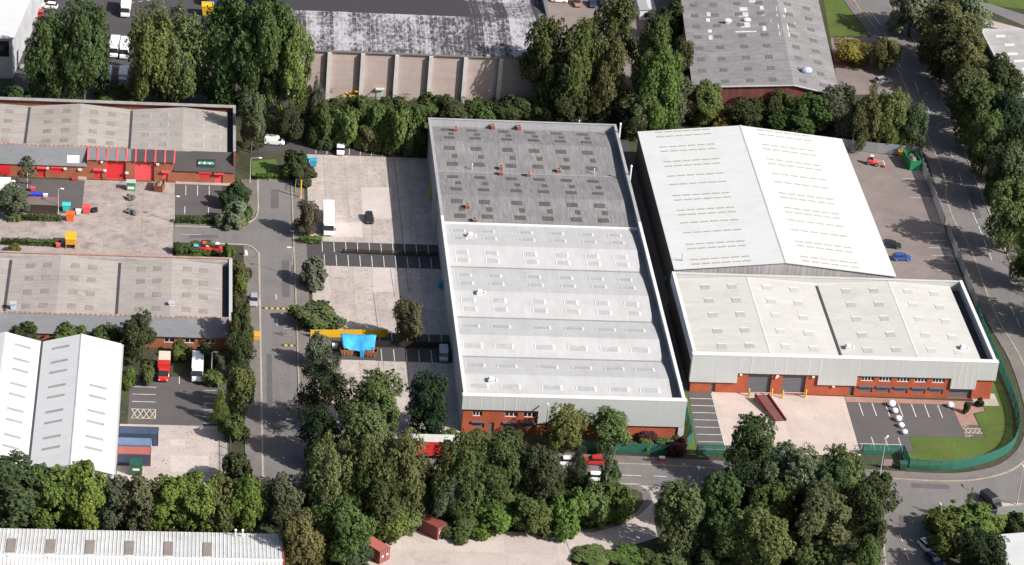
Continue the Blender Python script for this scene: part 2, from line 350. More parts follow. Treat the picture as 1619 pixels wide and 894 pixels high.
tm.poly([(-52.5, 53.92), (-13.8, 53.92), (-13.8, 59.4), (-52.5, 60.2)], .04)
for y0, y1 in ((4.62, 14.78), (-32.28, -21.62)): tm.poly([(-42.6, y0), (-13.8, y0), (-13.8, y1), (-42.6, y1)], .04)
struct('parking_tarmac', tm, asphalt_dark)
ml = MB()
for k in range(10): line_mb(ml, (-38.4+2.42*k, 54.2), (-38.2+2.42*k, 58.6), .13, .06)
for k in range(11):
    x = -38.1+2.42*k
    line_mb(ml, (x, 14.7), (x, 10.4), .13, .06); line_mb(ml, (x+.3, 9.3), (x+.3, 4.7), .13, .06)
    if k > 3: line_mb(ml, (x+.5, -21.7), (x+.5, -26.6), .13, .06); line_mb(ml, (x+.6, -27.8), (x+.6, -32.2), .13, .06)
line_mb(ml, (-38, -32.3), (-29, -32.3), .13, .06); line_mb(ml, (-36, -21.6), (-14, -21.6), .13, .06); line_mb(ml, (-21, -22), (-17.4, -17.5), .13, .06)
# forecourts between the two rows of red-doored units
sheet('concrete_yard', [(-87.4, 23.4), (-68.5, 23.4), (-68.5, 38.6), (-87.4, 38.6)], .03, concrete_b)
sheet('parking_tarmac', [(-110, 23.4), (-87.44, 23.4), (-87.44, 38.2), (-110, 38.2)], .03, asphalt)
sheet('concrete_yard', [(-112, 6.2), (-68.52, 6.2), (-68.52, 23.36), (-112, 23.36)], .03, concrete_b)
sheet('parking_tarmac', [(-68.46, 24.4), (-58.6, 24.4), (-58.6, 37.9), (-68.46, 37.9)], .03, asphalt)
sheet('parking_tarmac', [(-112, -3.3), (-57, -3.3), (-57, 6.16), (-112, 6.16)], .025, asphalt_pink)
sheet('pavement', [(-68.4, 38), (-56.3, 38), (-56.3, 39.2), (-68.4, 39.2)], .05, kerbm)
for k in range(3): line_mb(ml, (-66.2+2.45*k, 37.6), (-66.2+2.45*k, 33), .14, .06)
for k in (0, 2): line_mb(ml, (-66.3+2.45*k, 28), (-66.3+2.45*k, 24.8), .14, .06)
line_mb(ml, (-67.2, 16), (-62.8, 16), .12, .06)
for k in range(7): line_mb(ml, (-98+5.2*k, 5.6), (-98+5.2*k, 2), .12, .06)
# court of the lorries
sheet('parking_tarmac', [(-75.6, -57), (-57.2, -57), (-57.2, -40), (-75.6, -40)], .03, asphalt)
sheet('concrete_yard', [(-77, -79), (-57.2, -79), (-57.2, -57.03), (-77, -57.03)], .03, concrete_c)
for k in range(4): line_mb(ml, (-75, -44-2.6*k), (-70.6, -44-2.6*k), .15, .06)
for k in range(6): line_mb(ml, (-61.8, -44.6-2.3*k), (-59.2, -44.6-2.3*k), .13, .06)
line_mb(ml, (-66.4, -39.8), (-66.4, -42.5), .14, .06)
hz = MB()
for k in range(4):
    a = -75+1.1*k; line_mb(hz, (a, -55), (a+1.1, -51.9), .16, .06); line_mb(hz, (a+1.1, -55), (a, -51.9), .16, .062)
line_mb(hz, (-75, -55), (-70.6, -55), .16, .064); line_mb(hz, (-70.6, -55), (-70.6, -51.8), .16, .066); line_mb(hz, (-75.4, -57.2), (-70.5, -57.2), .2, .06); line_mb(hz, (-70.4, -57.2), (-70.4, -63), .2, .062)
# right hand building forecourt
sheet('parking_tarmac', [(29.4, -62), (35, -62), (35.2, -40.4), (30.6, -40.4)], .03, asphalt)
sheet('concrete_yard', [(35.06, -62), (60.5, -62), (61.1, -41), (35.26, -40.4)], .03, apron_c)
sheet('parking_tarmac', [(60.56, -60.4), (70.9, -60.2), (71.3, -54.6), (85.9, -54.6), (85.6, -50.2), (82, -50.2), (81.8, -43), (61.1, -43)], .03, asphalt)
sheet('brick_paving', [(61.15, -42.97), (81.83, -42.97), (82.04, -50.15), (85.6, -50.15), (85.4, -46), (88, -45), (88, -41.6), (61.15, -41)], .05, pinkpave)
sheet('grass', [(71, -54.65), (71, -60.2), (69, -60.5), (69, -65.5), (77, -66), (86, -61.8), (91, -56), (93.6, -44), (93.6, -20), (91, -8), (90.6, -8), (90.6, -41.5), (88.1, -41.5), (88.1, -45.1), (85.7, -46.3), (85.95, -54.65)], .04, lawn)
sheet('grass', [(27.6, -63), (29.3, -63), (30.5, -40.6), (27.6, -40.6)], .03, lawn)
for k in range(8): line_mb(ml, (30.6-.08*k, -43.1-2.55*k), (35.1, -43.1-2.55*k), .16, .06)
line_mb(ml, (35.12, -41), (35.0, -61), .14, .06)
for k in range(7): line_mb(ml, (63.6+2.58*k, -43.2), (63.6+2.58*k, -47.8), .16, .06)
for k in range(3): line_mb(ml, (63.7+2.6*k, -55.3), (63.7+2.6*k, -60), .16, .06)
for k in range(4): a = 82.3+.85*k; line_mb(hz, (a, -53), (a+.85, -51.5), .13, .06); line_mb(hz, (a, -51.5), (a+.85, -53), .13, .062)
line_mb(hz, (82.2, -51.4), (85.8, -51.4), .16, .064); line_mb(hz, (82.2, -53.1), (85.8, -53.1), .16, .064)
for y in (-50.6, -54.1):
    for k in range(8): t = k*math.pi/4; line_mb(hz, (82.6+.45*math.cos(t), y+.4*math.sin(t)), (82.6+.45*math.cos(t+.8), y+.4*math.sin(t+.8)), .14, .06)
    line_mb(hz, (82.9, y+.3), (83.7, y), .14, .062)
sheet('pavement', [(86.5, -38.5), (91.4, -38.5), (91.4, -43), (88.1, -43), (88.1, -41.6), (86.5, -41.6)], .06, kerbm)
# parking east of the white warehouse
sheet('parking_tarmac', [(77.4, -8.6), (94.5, -8.6), (95.6, 20), (97.2, 62), (77.8, 66)], .03, asphalt_pink)
for y in (52, 47.5, 43, 27, 23.6, 20.3, 17, 13.7, 10.4): line_mb(ml, (91.4 if y > 40 else 90.6, y), (95.6 if y > 40 else 95, y), .14, .06)
for y in (53.5, 46, 22, 18.5, 15, 11.5, 8): line_mb(ml, (78.2, y), (81, y), .14, .06)
# alley, south drive and yard, car parks behind
sheet('alley_tarmac', [(27.2, -40.55), (30.8, -40.55), (30.8, -7), (31.6, -7), (31.6, 66), (27.2, 66)], .03, asphalt_dark)
sheet('concrete_yard', px((560, 900), (600, 868), (637, 829), (702, 839), (890, 843), (903, 880), (905, 960), (540, 960)), .03, concrete_c)
sheet('driveway', px((891, 843), (940, 842), (985, 830), (1016, 811), (1031, 795), (1028, 780), (1012, 768), (1064, 770), (1050, 782), (1040, 800), (1034, 822), (1040, 850), (990, 866), (903, 878)), .035, concrete_c)
sheet('pavement', px((985, 767), (1012, 768), (1028, 780), (1031, 795), (1016, 811), (985, 830), (940, 842), (905, 842), (960, 832), (1005, 812), (1017, 795), (1014, 780)), .07, paving)
for a, b in (((755, 720), (865, 795)), ((815, 700), (925, 770)), ((880, 680), (980, 745)), ((700, 760), (805, 822))):
    line_mb(ml, g(400+a[0]/3.724, 654+a[1]/3.724), g(400+b[0]/3.724, 654+b[1]/3.724), .16, .06)
sheet('car_park_tarmac', [(-104, 76), (-58, 70), (-44, 78), (-42, 175), (-112, 175), (-108, 110)], .02, asphalt_dark)
sheet('car_park_tarmac', [(15, 88), (50, 92), (54, 175), (14, 175)], .02, asphalt_pink)
sheet('grass', px((1302, 0), (1352, 0), (1392, 56), (1312, 58)), .03, lawn)
sheet('parking_tarmac', px((1313, 60), (1394, 60), (1428, 118), (1440, 150), (1326, 150)), .03, asphalt_pink)
sheet('side_road', px((1412, 2), (1425, 0), (1560, 16), (1640, 50), (1640, 30), (1560, 5), (1430, -12), (1405, -12)), .035, asphalt_road)
sheet('grass', px((1560, 0), (1640, 0), (1640, 18), (1565, 8)), .03, lawn)
sheet('pavement', px((1555, 40), (1640, 62), (1640, 52), (1556, 30)), .05, concrete_c)
sheet('pavement', px((1560, 795), (1640, 797), (1640, 812), (1565, 808)), .06, concrete_c)
sheet('grass', px((1540, 805), (1640, 812), (1640, 842), (1520, 842)), .03, lawn)
for a, b in (((1020, 748), (1013, 752)),): pass
for (x0, y0), (x1, y1) in (((980, 751.5), (1014, 753)), ((1033, 753), (1054, 754.5)), ((1422, 845), (1427, 857)), ((1430, 868), (1437, 886)), ((1502, 239), (1506, 250)), ((1516, 274), (1520, 287)), ((1531, 316), (1537, 331)), ((1538, 337), (1545, 354)), ((1547, 358), (1552, 370)), ((1555, 378), (1560, 391)), ((1564, 400), (1568, 412)), ((1597, 483), (1604, 499)), ((1607, 503), (1613, 519)), ((1378, 20), (1392, 40)), ((1398, 52), (1410, 74)), ((1416, 90), (1424, 108)), ((1446, 130), (1452, 146)), ((1466, 168), (1470, 182)), ((436, 466), (437, 474)), ((438, 505), (438, 515)), ((205, 5), (213, 4)), ((218, 3), (226, 2)), ((232, 2), (240, 0))):
    line_mb(ml, g(x0, y0), g(x1, y1), .17, .06)
tp = MB()
for q in (((428, 300), (440, 300), (441, 330), (428, 330)), ((445, 412), (457, 412), (458, 470), (446, 470)), ((421, 560), (430, 560), (431, 640), (422, 640)), ((1180, 741), (1260, 744), (1260, 749), (1180, 746)), ((1440, 764), (1500, 767), (1502, 774), (1441, 772)), ((1528, 296), (1536, 296), (1552, 345), (1543, 346)), ((1420, 815), (1436, 815), (1438, 836), (1421, 836)), ((300, 372), (345, 372), (345, 377), (300, 377))):
    tp.poly(px(*q), .026)
struct('tarmac_patch', tp, mat('patched_tarmac', (.115, .107, .107), var=.1, scale=.3, fine=2.5))
struct('road_markings', ml, paint); struct('yellow_markings', hz, painty)
for y in (-13.2, -27.3):                    # black and yellow speed humps across the estate road
    t = thing('speed_hump', 'black and yellow speed hump crossing the estate road ' + ('beside the large round bush' if y > -20 else 'next to the yellow fence panel'), 'speed hump', (-47.4, y))
    a = MB(); b = MB()
    for k in range(12 if y > -20 else 6):
        x = -50.6+.56*k if y > -20 else -47+.56*k; (a if k % 2 else b).hexa([(x, y-.3), (x+.56, y-.3), (x+.56, y+.3), (x, y+.3)], 0.02, .09, [(x, y-.15), (x+.56, y-.15), (x+.56, y+.15), (x, y+.15)])
    a.build('yellow_block', yellow_p, t); b.build('black_block', dark, t)

# ------------------------------------------------------------------ building helpers
def gridwall_x(mb, x0, x1, z0, z1, y, ops, depth):   # south facing wall with recessed openings (xa,xb,za,zb)
    xs = sorted({x0, x1, *[o[0] for o in ops], *[o[1] for o in ops]}); zs = sorted({z0, z1, *[o[2] for o in ops], *[o[3] for o in ops]})
    for i in range(len(xs)-1):
        for j in range(len(zs)-1):
            cx = (xs[i]+xs[i+1])/2; cz = (zs[j]+zs[j+1])/2
            if any(o[0] < cx < o[1] and o[2] < cz < o[3] for o in ops): continue
            mb.quad((xs[i], y, zs[j]), (xs[i+1], y, zs[j]), (xs[i+1], y, zs[j+1]), (xs[i], y, zs[j+1]))
    for a, b, c, d in ops:
        e = y+depth
        mb.quad((a, y, c), (a, y, d), (a, e, d), (a, e, c)); mb.quad((b, y, c), (b, e, c), (b, e, d), (b, y, d))
        mb.quad((a, y, d), (b, y, d), (b, e, d), (a, e, d)); mb.quad((a, y, c), (a, e, c), (b, e, c), (b, y, c))
    return mb
def prof_z(prof, t):
    for (a, za), (b, zb) in zip(prof[:-1], prof[1:]):
        if a <= t <= b: return za+(zb-za)*(t-a)/(b-a)
    return prof[0][1] if t < prof[0][0] else prof[-1][1]
def roof_prof(mb, prof, a0, a1, axis, th=.18):       # prof: (t,z) increasing; axis 'x' = ridges along x
    closed = list(prof) + [(t, z-th) for t, z in reversed(prof)]
    return mb.extr_x(closed, a0, a1) if axis == 'x' else mb.extr_y(closed, a0, a1)
def roof_panel(mb, prof, axis, a, t, wa, wt, up=.05): # a slab lying on the slope; a along the ridge, t across it
    t0, t1 = t-wt/2, t+wt/2; z0, z1 = prof_z(prof, t0), prof_z(prof, t1)
    if axis == 'x': c = [(a-wa/2, t0, z0), (a+wa/2, t0, z0), (a+wa/2, t1, z1), (a-wa/2, t1, z1)]
    else: c = [(t0, a-wa/2, z0), (t1, a-wa/2, z1), (t1, a+wa/2, z1), (t0, a+wa/2, z0)]
    i = len(mb.v); mb.v += [(p[0], p[1], p[2]-.05) for p in c] + [(p[0], p[1], p[2]+up) for p in c]
    mb.f += [tuple(i+k for k in (3, 2, 1, 0)), tuple(i+k for k in (4, 5, 6, 7))] + [(i+k, i+(k+1) % 4, i+4+(k+1) % 4, i+4+k) for k in range(4)]
    return mb
def window(parent, xa, xb, za, zb, y, frame=white_trim, n=4, pane_m=glass):
    f = MB(); fw = .14
    f.box(xa, xb, y, y+.1, za, za+fw).box(xa, xb, y, y+.1, zb-fw, zb)
    for k in range(n+1): x = xa+(xb-xa)*k/n; f.box(max(xa, x-fw/2), min(xb, x+fw/2), y+.01, y+.09, za+fw, zb-fw)
    o = f.build('window', frame, parent); MB().box(xa+.02, xb-.02, y+.04, y+.06, za+.02, zb-.02).build('pane', pane_m, o); return o
def roller(parent, xa, xb, za, zb, y, m, name='roller_door'):
    s = MB(); n = max(3, int((zb-za)/.3))
    for k in range(n):
        a = za+(zb-za)*k/n; b = za+(zb-za)*(k+1)/n; s.quad((xa, y, a), (xb, y, a), (xb, y-.03, (a+b)/2), (xa, y-.03, (a+b)/2)); s.quad((xa, y-.03, (a+b)/2), (xb, y-.03, (a+b)/2), (xb, y, b), (xa, y, b))
    return s.build(name, m, parent)
def door(parent, xa, xb, zb, y, m):
    d = MB().box(xa, xb, y-.05, y, .05, zb).build('door', m, parent); MB().box(xb-.2, xb-.12, y-.1, y-.05, 1, 1.15).build('handle', steel, d); return d
def cowl(x, y, z, label, s=.72):             # white roof ventilator: square curb, sloping hood and cap
    t = thing('roof_ventilator', label, 'roof ventilator', (x, y, z), group='white roof ventilators')
    MB().box(x-.7*s, x+.7*s, y-.55*s, y+.55*s, z-.3, z+.5*s).build('curb', white_trim, t)
    MB().extr_y([(x-.9*s, z+.5*s), (x+.95*s, z+.5*s), (x+.7*s, z+1.15*s), (x-.5*s, z+1.15*s)], y-.75*s, y+.75*s).build('hood', white_trim, t)
    MB().tube((x+1.5*s, y+.2, z-.1), (x+1.5*s, y+.2, z+.7*s), .3*s, .3*s, 10).build('pipe', white_trim, t); return t

# ------------------------------------------------------------------ long warehouse, grey half and white half
XW, XE = -14.2, 27.0
PF = [(-56.6, 6.8), (-48.6, 7.65), (-40.6, 6.5), (-34.2, 7.65), (-25.8, 6.5), (-17.4, 7.7), (-5.9, 6.5), (1.2, 7.7), (12.4, 6.5), (22.6, 7.7), (35.4, 6.5), (47.2, 7.7), (57.0, 6.4)]
PH = 8.1
wg = thing('grey_warehouse', 'long grey corrugated roof warehouse with dirty rooflights beside the concrete yard', 'warehouse', (6, 35))
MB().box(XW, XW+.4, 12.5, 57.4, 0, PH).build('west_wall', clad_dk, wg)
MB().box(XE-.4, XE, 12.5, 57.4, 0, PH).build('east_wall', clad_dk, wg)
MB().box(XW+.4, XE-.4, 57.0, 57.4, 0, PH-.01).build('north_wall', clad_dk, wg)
cp = MB().box(XW-.1, XW+.5, 12.5, 57.5, PH, PH+.08).box(XE-.5, XE+.1, 12.5, 57.5, PH, PH+.08).box(XW+.5, XE-.5, 56.9, 57.5, PH, PH+.08); cp.build('coping', mat('grey_coping', (.33, .33, .34), .6), wg)
gp = [p for p in PF if p[0] > 12]; gp[0] = (12.5, 6.5)
roof = roof_prof(MB(), gp, XW+.4, XE-2.2, 'x').build('roof', roof_grey, wg)
MB().box(XE-2.2, XE-.4, 12.5, 57, 5.9, 6.1).build('gutter', mat('gutter_lead', (.25, .25, .27)), wg)
MB().box(XW+.4, XE-2.25, 35.2, 35.6, 6.53, 6.61).build('valley_gutter', MATS['gutter_lead'], wg)
gx = [-10.2, -4.5, 2.3, 8.1, 13.9, 19.6]
for lo, hi in ((47.2, 57), (35.4, 47.2), (22.6, 35.4), (12.5, 22.6)):
    for x in gx:
        for fr, ww, dd in ((.26, 2.3, 1.5), (.52, 1.15, 1.5), (.78, 2.3, 1.5)):
            roof_panel(MB(), gp, 'x', x+(.75 if ww < 2 else 0)+(.5-fr)*.6, lo+(hi-lo)*fr, ww, dd).build('rooflight', rl_grey, wg)
for x, y in ((-9.0, 54.5), (-.5, 57.6), (5.0, 57.5), (-.6, 37.6), (-.3, 34.6), (5.3, 34.4), (11.6, 36.6), (-7.8, 17.6), (-5.8, 13.2)):
    pass
for i, (cx, cy, zz, lab) in enumerate(((187, 143, 6.9, 'rusty brick stack near the north west roof corner'), (365, 118, 6.8, 'small brick stack left of two at the north parapet'), (491, 115, 6.8, 'small brick stack right of two at the north parapet'), (405, 332, 6.7, 'brick stack above another in the first roof valley'), (407, 358, 6.7, 'lower of two brick stacks together in the roof valley'), (541, 365, 6.7, 'low brick stack alone in the valley between two others'), (688, 345, 6.7, 'brick stack at the right of the valley row'), (243, 518, 7.3, 'tall brick stack casting shadow on the southern grey slope'), (278, 587, 6.6, 'brick stub beside the join with the white roof'))):
    X, Y = g(660+cx/3.083, 160+cy/3.083, zz); Y = min(Y, 56.3)
    t = thing('brick_stack', 'red ' + lab, 'chimney', (X, Y, zz), group='brick stacks on the grey roof')
    MB().box(X-.42, X+.42, Y-.42, Y+.42, zz-.5, zz+.65).build('shaft', mat('stack_brick', (.24, .075, .06)), t)
    MB().box(X-.48, X+.48, Y-.48, Y+.48, zz+.65, zz+.77).build('cap', brick_bed, t)
    MB().box(X-.25, X+.25, Y-.25, Y+.25, zz+.77, zz+.8).build('flue', dark, t)
for i, (cx, cy, zz) in enumerate(((787, 118, 6.8), (265, 330, 6.8), (860, 355, 6.7))):
    X, Y = g(660+cx/3.083, 160+cy/3.083, zz)
    t = thing('vent_pipe', ('pale thin vent pipe by the north parapet', 'pale thin vent pipe on the west side of the grey roof', 'pale bent vent pipe near the east parapet of the grey roof')[i], 'vent pipe', (X, Y, zz))
    MB().tube((X, Y, zz-.4), (X, Y, zz+1.1), .13).build('pipe', palem, t); MB().tube((X, Y, zz+1.1), (X, Y, zz+1.3), .22, .1).build('cowl', palem, t)
for i, Y in enumerate((53.5, 33.5)):
    t = thing('flue_pipe', ('white upright flue on the east wall near its north end', 'white upright flue on the east wall halfway along the grey roof')[i], 'flue', (XE+.4, Y))
    MB().tube((XE+.4, Y, 3), (XE+.4, Y, 10.2), .2).build('pipe', white_trim, t); MB().tube((XE+.4, Y, 10.2), (XE+.4, Y, 10.5), .3, .15).build('cap', white_trim, t)
X = -13.2
ww_ = thing('white_warehouse', 'long white roofed warehouse with grey cladding front over red brick', 'warehouse', (6, -22))
YS = -57.0
MB().box(XW, XW+.4, -56.4, 12.48, 0, PH).build('west_wall', clad, ww_)
MB().box(XE-.4, XE, -56.4, 12.48, 0, PH).build('east_wall', clad, ww_)
MB().box(XW+.4, XE-.4, -56.4, -56.05, 0, PH-.02).build('inner_wall', clad, ww_)
cp = MB().box(XW-.12, XW+.5, -56.3, 12.48, PH, PH+.1).box(XE-.5, XE+.12, -56.3, 12.48, PH, PH+.1).box(XW-.35, XE+.35, YS-.42, -56.3, PH, PH+.1); cp.build('coping', white_trim, ww_)
wp = [(-56.05, 6.8)] + [p for p in PF if -56 < p[0] < 12] + [(12.47, 6.5)]
roof_prof(MB(), wp, XW+.4, XE-2.0, 'x').build('roof', roof_white, ww_)
MB().box(XE-2.0, XE-.4, -56.05, 12.48, 5.9, 6.1).build('gutter', MATS['gutter_lead'], ww_)
MB().box(XW+.4, XE-.4, 12.3, 12.46, 6, 6.85).build('party_upstand', white_trim, ww_)
for y in (-40.6, -25.8, -5.9): MB().box(XW+.4, XE-2.05, y-.18, y+.18, 6.53, 6.61).build('valley_gutter', MATS['gutter_lead'], ww_)
def fx(c): return -13.9+(c-243)/(1345-243)*41.0
ops_f = []
upw = [(fx(285), fx(332)), (fx(445), fx(510)), (fx(537), fx(602))]; loww = [(fx(283), fx(346)), (fx(440), fx(513)), (fx(535), fx(603))]
ops_f += [(a, b, 3.5, 4.6) for a, b in upw] + [(a, b, 1.1, 2.2) for a, b in loww] + [(fx(372), fx(396), .02, 2.25)]
gridwall_x(MB(), XW+.02, XE-.02, 0, 5.3, YS, ops_f, .32).box(XW+.02, XW+.04, YS+.002, -56.41, 0, 5.3).box(XE-.04, XE-.02, YS+.002, -56.41, 0, 5.3).build('brick_wall', brick, ww_)
for a, b in upw: window(ww_, a, b, 3.5, 4.6, YS+.2, n=3)
for a, b in loww: roller(ww_, a, b, 1.1, 2.2, YS+.25, shutter, 'window_shutter'); MB().box(a-.1, b+.1, YS-.3, YS+.2, 2.22, 2.5).build('shutter_box', shutter, ww_)
door(ww_, fx(372), fx(396), 2.25, YS+.3, shutter)
MB().box(XW-.3, fx(610), YS-.38, YS+.5, 5.2, PH-.003).box(fx(610), XE+.3, YS-.38, YS+.5, 2.5, PH-.003).build('cladding', clad, ww_)
for c in (262, 320, 378, 436, 494, 552): MB().box(fx(c)-.06, fx(c)+.06, YS-.41, YS-.385, 5.25, PH-.05).build('cladding_joint', white_trim, ww_)
MB().box(fx(1345)-.8, fx(1345)+.3, YS-.3, YS-.05, 0, 2.4).build('corner_pier', pier_m, ww_)
wx = [-9.6, -3.6, 4.2, 10.6, 16.8, 22.6]
flash_m = flat('cream_flashing', (.74, .72, .62), .5)
def wlight(x, y, wd, dd):
    o = roof_panel(MB(), wp, 'x', x, y, wd-.5, dd).build('rooflight', rl_pale, ww_)
    roof_panel(MB(), wp, 'x', x+wd/2-.2, y, .34, dd+.1, .09).build('end_flashing', flash_m, o); roof_panel(MB(), wp, 'x', x-wd/2+.12, y, .2, dd+.05, .07).build('end_flashing', white_trim, o)
for lo, hi in ((1.2, 12.4), (-5.9, 1.2), (-17.4, -5.9), (-25.8, -17.4)):
    for x in [v-1.2 for v in wx]:
        for fr in (.32, .66): wlight(x+.4*(.5-fr), lo+(hi-lo)*fr, 2.9, 1.25)
for lo, hi in ((-34.2, -25.8), (-40.6, -34.2), (-48.6, -40.6), (-56, -48.6)):
    for x in [v-1.6 for v in wx]: wlight(x, lo+(hi-lo)*.5, 3.8, 1.3)
for cx, cy, lab in ((743, 374, 'white cowl ventilator on the roof slope next to the grey roof'), (757.5, 467, 'white cowl ventilator on the middle of the long white roof'), (776, 604, 'white cowl ventilator nearest the front of the long white roof')):
    X, Y = g(cx, cy, 7.3); cowl(X, Y, prof_z(wp, Y), lab)
MB().box(XW-.8, XW-.02, 24.5, 25, 0, 6.8).box(XW-.8, XW-.02, 20, 20.4, 0, 5).build('downpipe', palem, wg)

# ------------------------------------------------------------------ big white gabled warehouse
wb = thing('gabled_warehouse', 'big bright white gabled warehouse roof with dashed rows of cream rooflights', 'warehouse', (54.2, 24))
bp = [(31.5, 8.0), (54.0, 10.4), (77.0, 8.0)]
MB().extr_y([(31.8, 0), (76.7, 0), (76.7, 7.75), (54, 10.18), (31.8, 7.75)], -6.6, 54.2).build('wall', clad_rib, wb)
MB().box(31.7, 31.8, -6.58, 54.18, 0, 7.7).build('west_wall', alley_wall, wb)  # thin slab coloured dark to stand for the shade in the alley
roof_prof(MB(), bp, -6.9, 54.6, 'y', .16).build('roof', roof_bright, wb)
MB().extr_y([(53.75, 10.4), (54.25, 10.4), (54, 10.5)], -6.95, 54.65).build('ridge_cap', mat('ridge_grey', (.55, .55, .56)), wb)
rows = [(192.5, 2), (214.5, 2), (237, 2), (259.7, 1), (272, 1), (290, 2), (312, 2), (333.5, 1), (347.6, 1), (366.8, 2), (391, 2)]
for py_, n in [(207, 2), (230, 2), (253, 2), (275.5, 1), (288.5, 1), (306, 2), (329, 2), (348.5, 1), (364, 1), (382, 2), (406, 2)]:
    for k in range(n):
        yy = g(1100, py_+7*k, 9.2)[1]
        for side in (-1, 1):
            xc = 54+side*11.9-(1.5 if side > 0 else 0)
            o = MB()
            for j in range(6): roof_panel(o, bp, 'y', yy, xc-6.0+2.05*j, .5, 1.65, .04)
            o.build('rooflight_strip', rl_cream, wb)
a_ = g(1078, 410, 8.6)
t = thing('roof_aerial', 'thin rusty aerial with a cross arm at the front left roof corner', 'aerial', (a_[0], a_[1], 8.1))
MB().tube((a_[0], a_[1], 8.0), (a_[0], a_[1], 9.9), .05).build('mast', rust, t); MB().tube((a_[0]-1.4, a_[1]+.3, 8.35), (a_[0]+.3, a_[1], 8.35), .05).build('cross_arm', rust, t)

# ------------------------------------------------------------------ cream roofed building with the red brick front
rb = thing('cream_roof_building', 'wide cream roofed unit with pale cladding and red brick front', 'industrial unit', (60.5, -25))
PB = 8.5; YF = -40.6; YN = -8.9; XA, XB = 30.9, 90.0
rp = [(31.3, 7.35), (45.9, 8.2), (60.0, 7.35), (74.8, 8.2), (87.6, 7.45)]
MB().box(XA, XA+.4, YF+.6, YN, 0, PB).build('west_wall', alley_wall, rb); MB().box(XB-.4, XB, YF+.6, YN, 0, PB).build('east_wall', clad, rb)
MB().extr_y([(XA-.02, PB-2.2), (XA-.02, PB-.003), (XA-.14, PB-.003), (XA-.3, PB-.5), (XA-.25, PB-2.2)], YF+.72, YN).build('eave_cladding', mat('shade_blue_cladding', (.3, .33, .42), .5), rb)  # bluish grey holds the shade of the cladding's west face in its colour
MB().box(XA+.4, XB-.4, YN-.4, YN, 0, PB-.1).build('north_wall', clad, rb); MB().box(XA+.4, XB-.4, YF+.6, YF+.95, 0, PB-.02).build('inner_wall', clad, rb)
MB().box(XA-.15, XA+.5, YF+.75, YN+.1, PB, PB+.1).box(XB-.5, XB+.15, YF+.75, YN+.1, PB, PB+.1).box(XA-.35, XB+.4, YF-.42, YF+.75, PB, PB+.1).build('coping', white_trim, rb)
MB().box(XA+.5, XB-.5, YN-.5, YN+.1, PB-.1, PB).build('rear_coping', roof_cream, rb)
roof_prof(MB(), rp, YF+.95, YN-.5, 'y').build('roof', roof_cream, rb)
MB().box(87.6, XB-.4, YF+.95, YN-.5, 6.2, 6.35).build('gutter', mat('dark_gutter', (.06, .06, .07)), rb)
MB().box(59.75, 60.25, YF+1.4, YN-2.0, 7.38, 7.46).build('valley_gutter', MATS['dark_gutter'], rb)
MB().extr_y([(45.7, 8.2), (46.1, 8.2), (45.9, 8.26)], YF+1, YN-.55).build('ridge_cap', MATS['ridge_grey'], rb); MB().extr_y([(74.6, 8.2), (75, 8.2), (74.8, 8.26)], YF+1, YN-.55).build('ridge_cap', MATS['ridge_grey'], rb)
rl_mid = mat('worn_rooflight', (.405, .405, .4), .45, var=.1); rl_soft = mat('faint_rooflight', (.45, .45, .445), .45, var=.06)
for x in (37.0, 42.4, 49.4, 55.0, 65.6, 71.2, 78.2, 83.6):
    for y in (-13.2, -18.6, -24.2, -30.4, -36.2):
        o = roof_panel(MB(), rp, 'y', y, x, 1.9, 1.8).build('rooflight', rl_soft if x in (49.4, 55.0, 78.2, 83.6) else rl_mid, rb)
        roof_panel(MB(), rp, 'y', y+.95, x, .3, 1.8, .08).build('end_flashing', white_trim, o)
def rx(c): return 31.1+(c-103)/(1475-103)*58.8
ops = [(rx(192), rx(213), .02, 2.3), (rx(357), rx(463), .02, 4.3), (rx(513), rx(619), .02, 4.3), (rx(822), rx(846), .02, 2.3), (rx(1283), rx(1388), .02, 2.15)]
upr = [(rx(a), rx(a)+2.5) for a in (872, 953, 1035, 1116, 1198)]; lor = [(rx(a), rx(a)+2.7) for a in (866, 947, 1028, 1110, 1191)]
ops += [(a, b, 3.4, 4.5) for a, b in upr] + [(a, b, .9, 2.3) for a, b in lor]
gridwall_x(MB(), XA+.02, XB-.02, 0, 5.0, YF, ops, .5).box(XA+.02, XA+.05, YF+.002, YF+.58, 0, 5).box(XB-.05, XB-.02, YF+.002, YF+.58, 0, 5).build('brick_wall', brick, rb)
for a, b in upr: window(rb, a, b, 3.4, 4.5, YF+.12, n=4)
for a, b in lor: roller(rb, a, b, .9, 2.1, YF+.2, shutter, 'window_shutter'); MB().box(a-.1, b+.1, YF-.3, YF+.1, 2.12, 2.42).build('shutter_box', shutter, rb)
for c0, c1 in ((357, 463), (513, 619)): roller(rb, rx(c0), rx(c1), .02, 4.3, YF+.45, shutter)
door(rb, rx(192), rx(213), 2.3, YF+.4, shutter); door(rb, rx(822), rx(846), 2.3, YF+.4, shutter)
roller(rb, rx(1283), rx(1388), .02, 2.15, YF+.45, shutter, 'entrance_shutter')
cl = MB(); tops = [(100, 305, 2.45), (305, 672, 4.65), (672, 850, 2.5), (850, 1282, 4.75), (1282, 1398, 2.4), (1398, 1482, 4.5)]
for i, (a, b, zb) in enumerate(tops): cl.box(rx(a) if i else XA-.3, rx(b) if i < 5 else XB+.35, YF-.38, YF+.7, zb, PB-.003)
cl.build('cladding', clad, rb)
for c in (310, 362, 414, 466, 518, 570, 622, 674, 848, 1288, 1316, 1344, 1372, 1396): MB().box(rx(c)-.05, rx(c)+.05, YF-.41, YF-.385, 4.8 if c < 1200 else 2.5, PB-.05).build('cladding_joint', white_trim, rb)
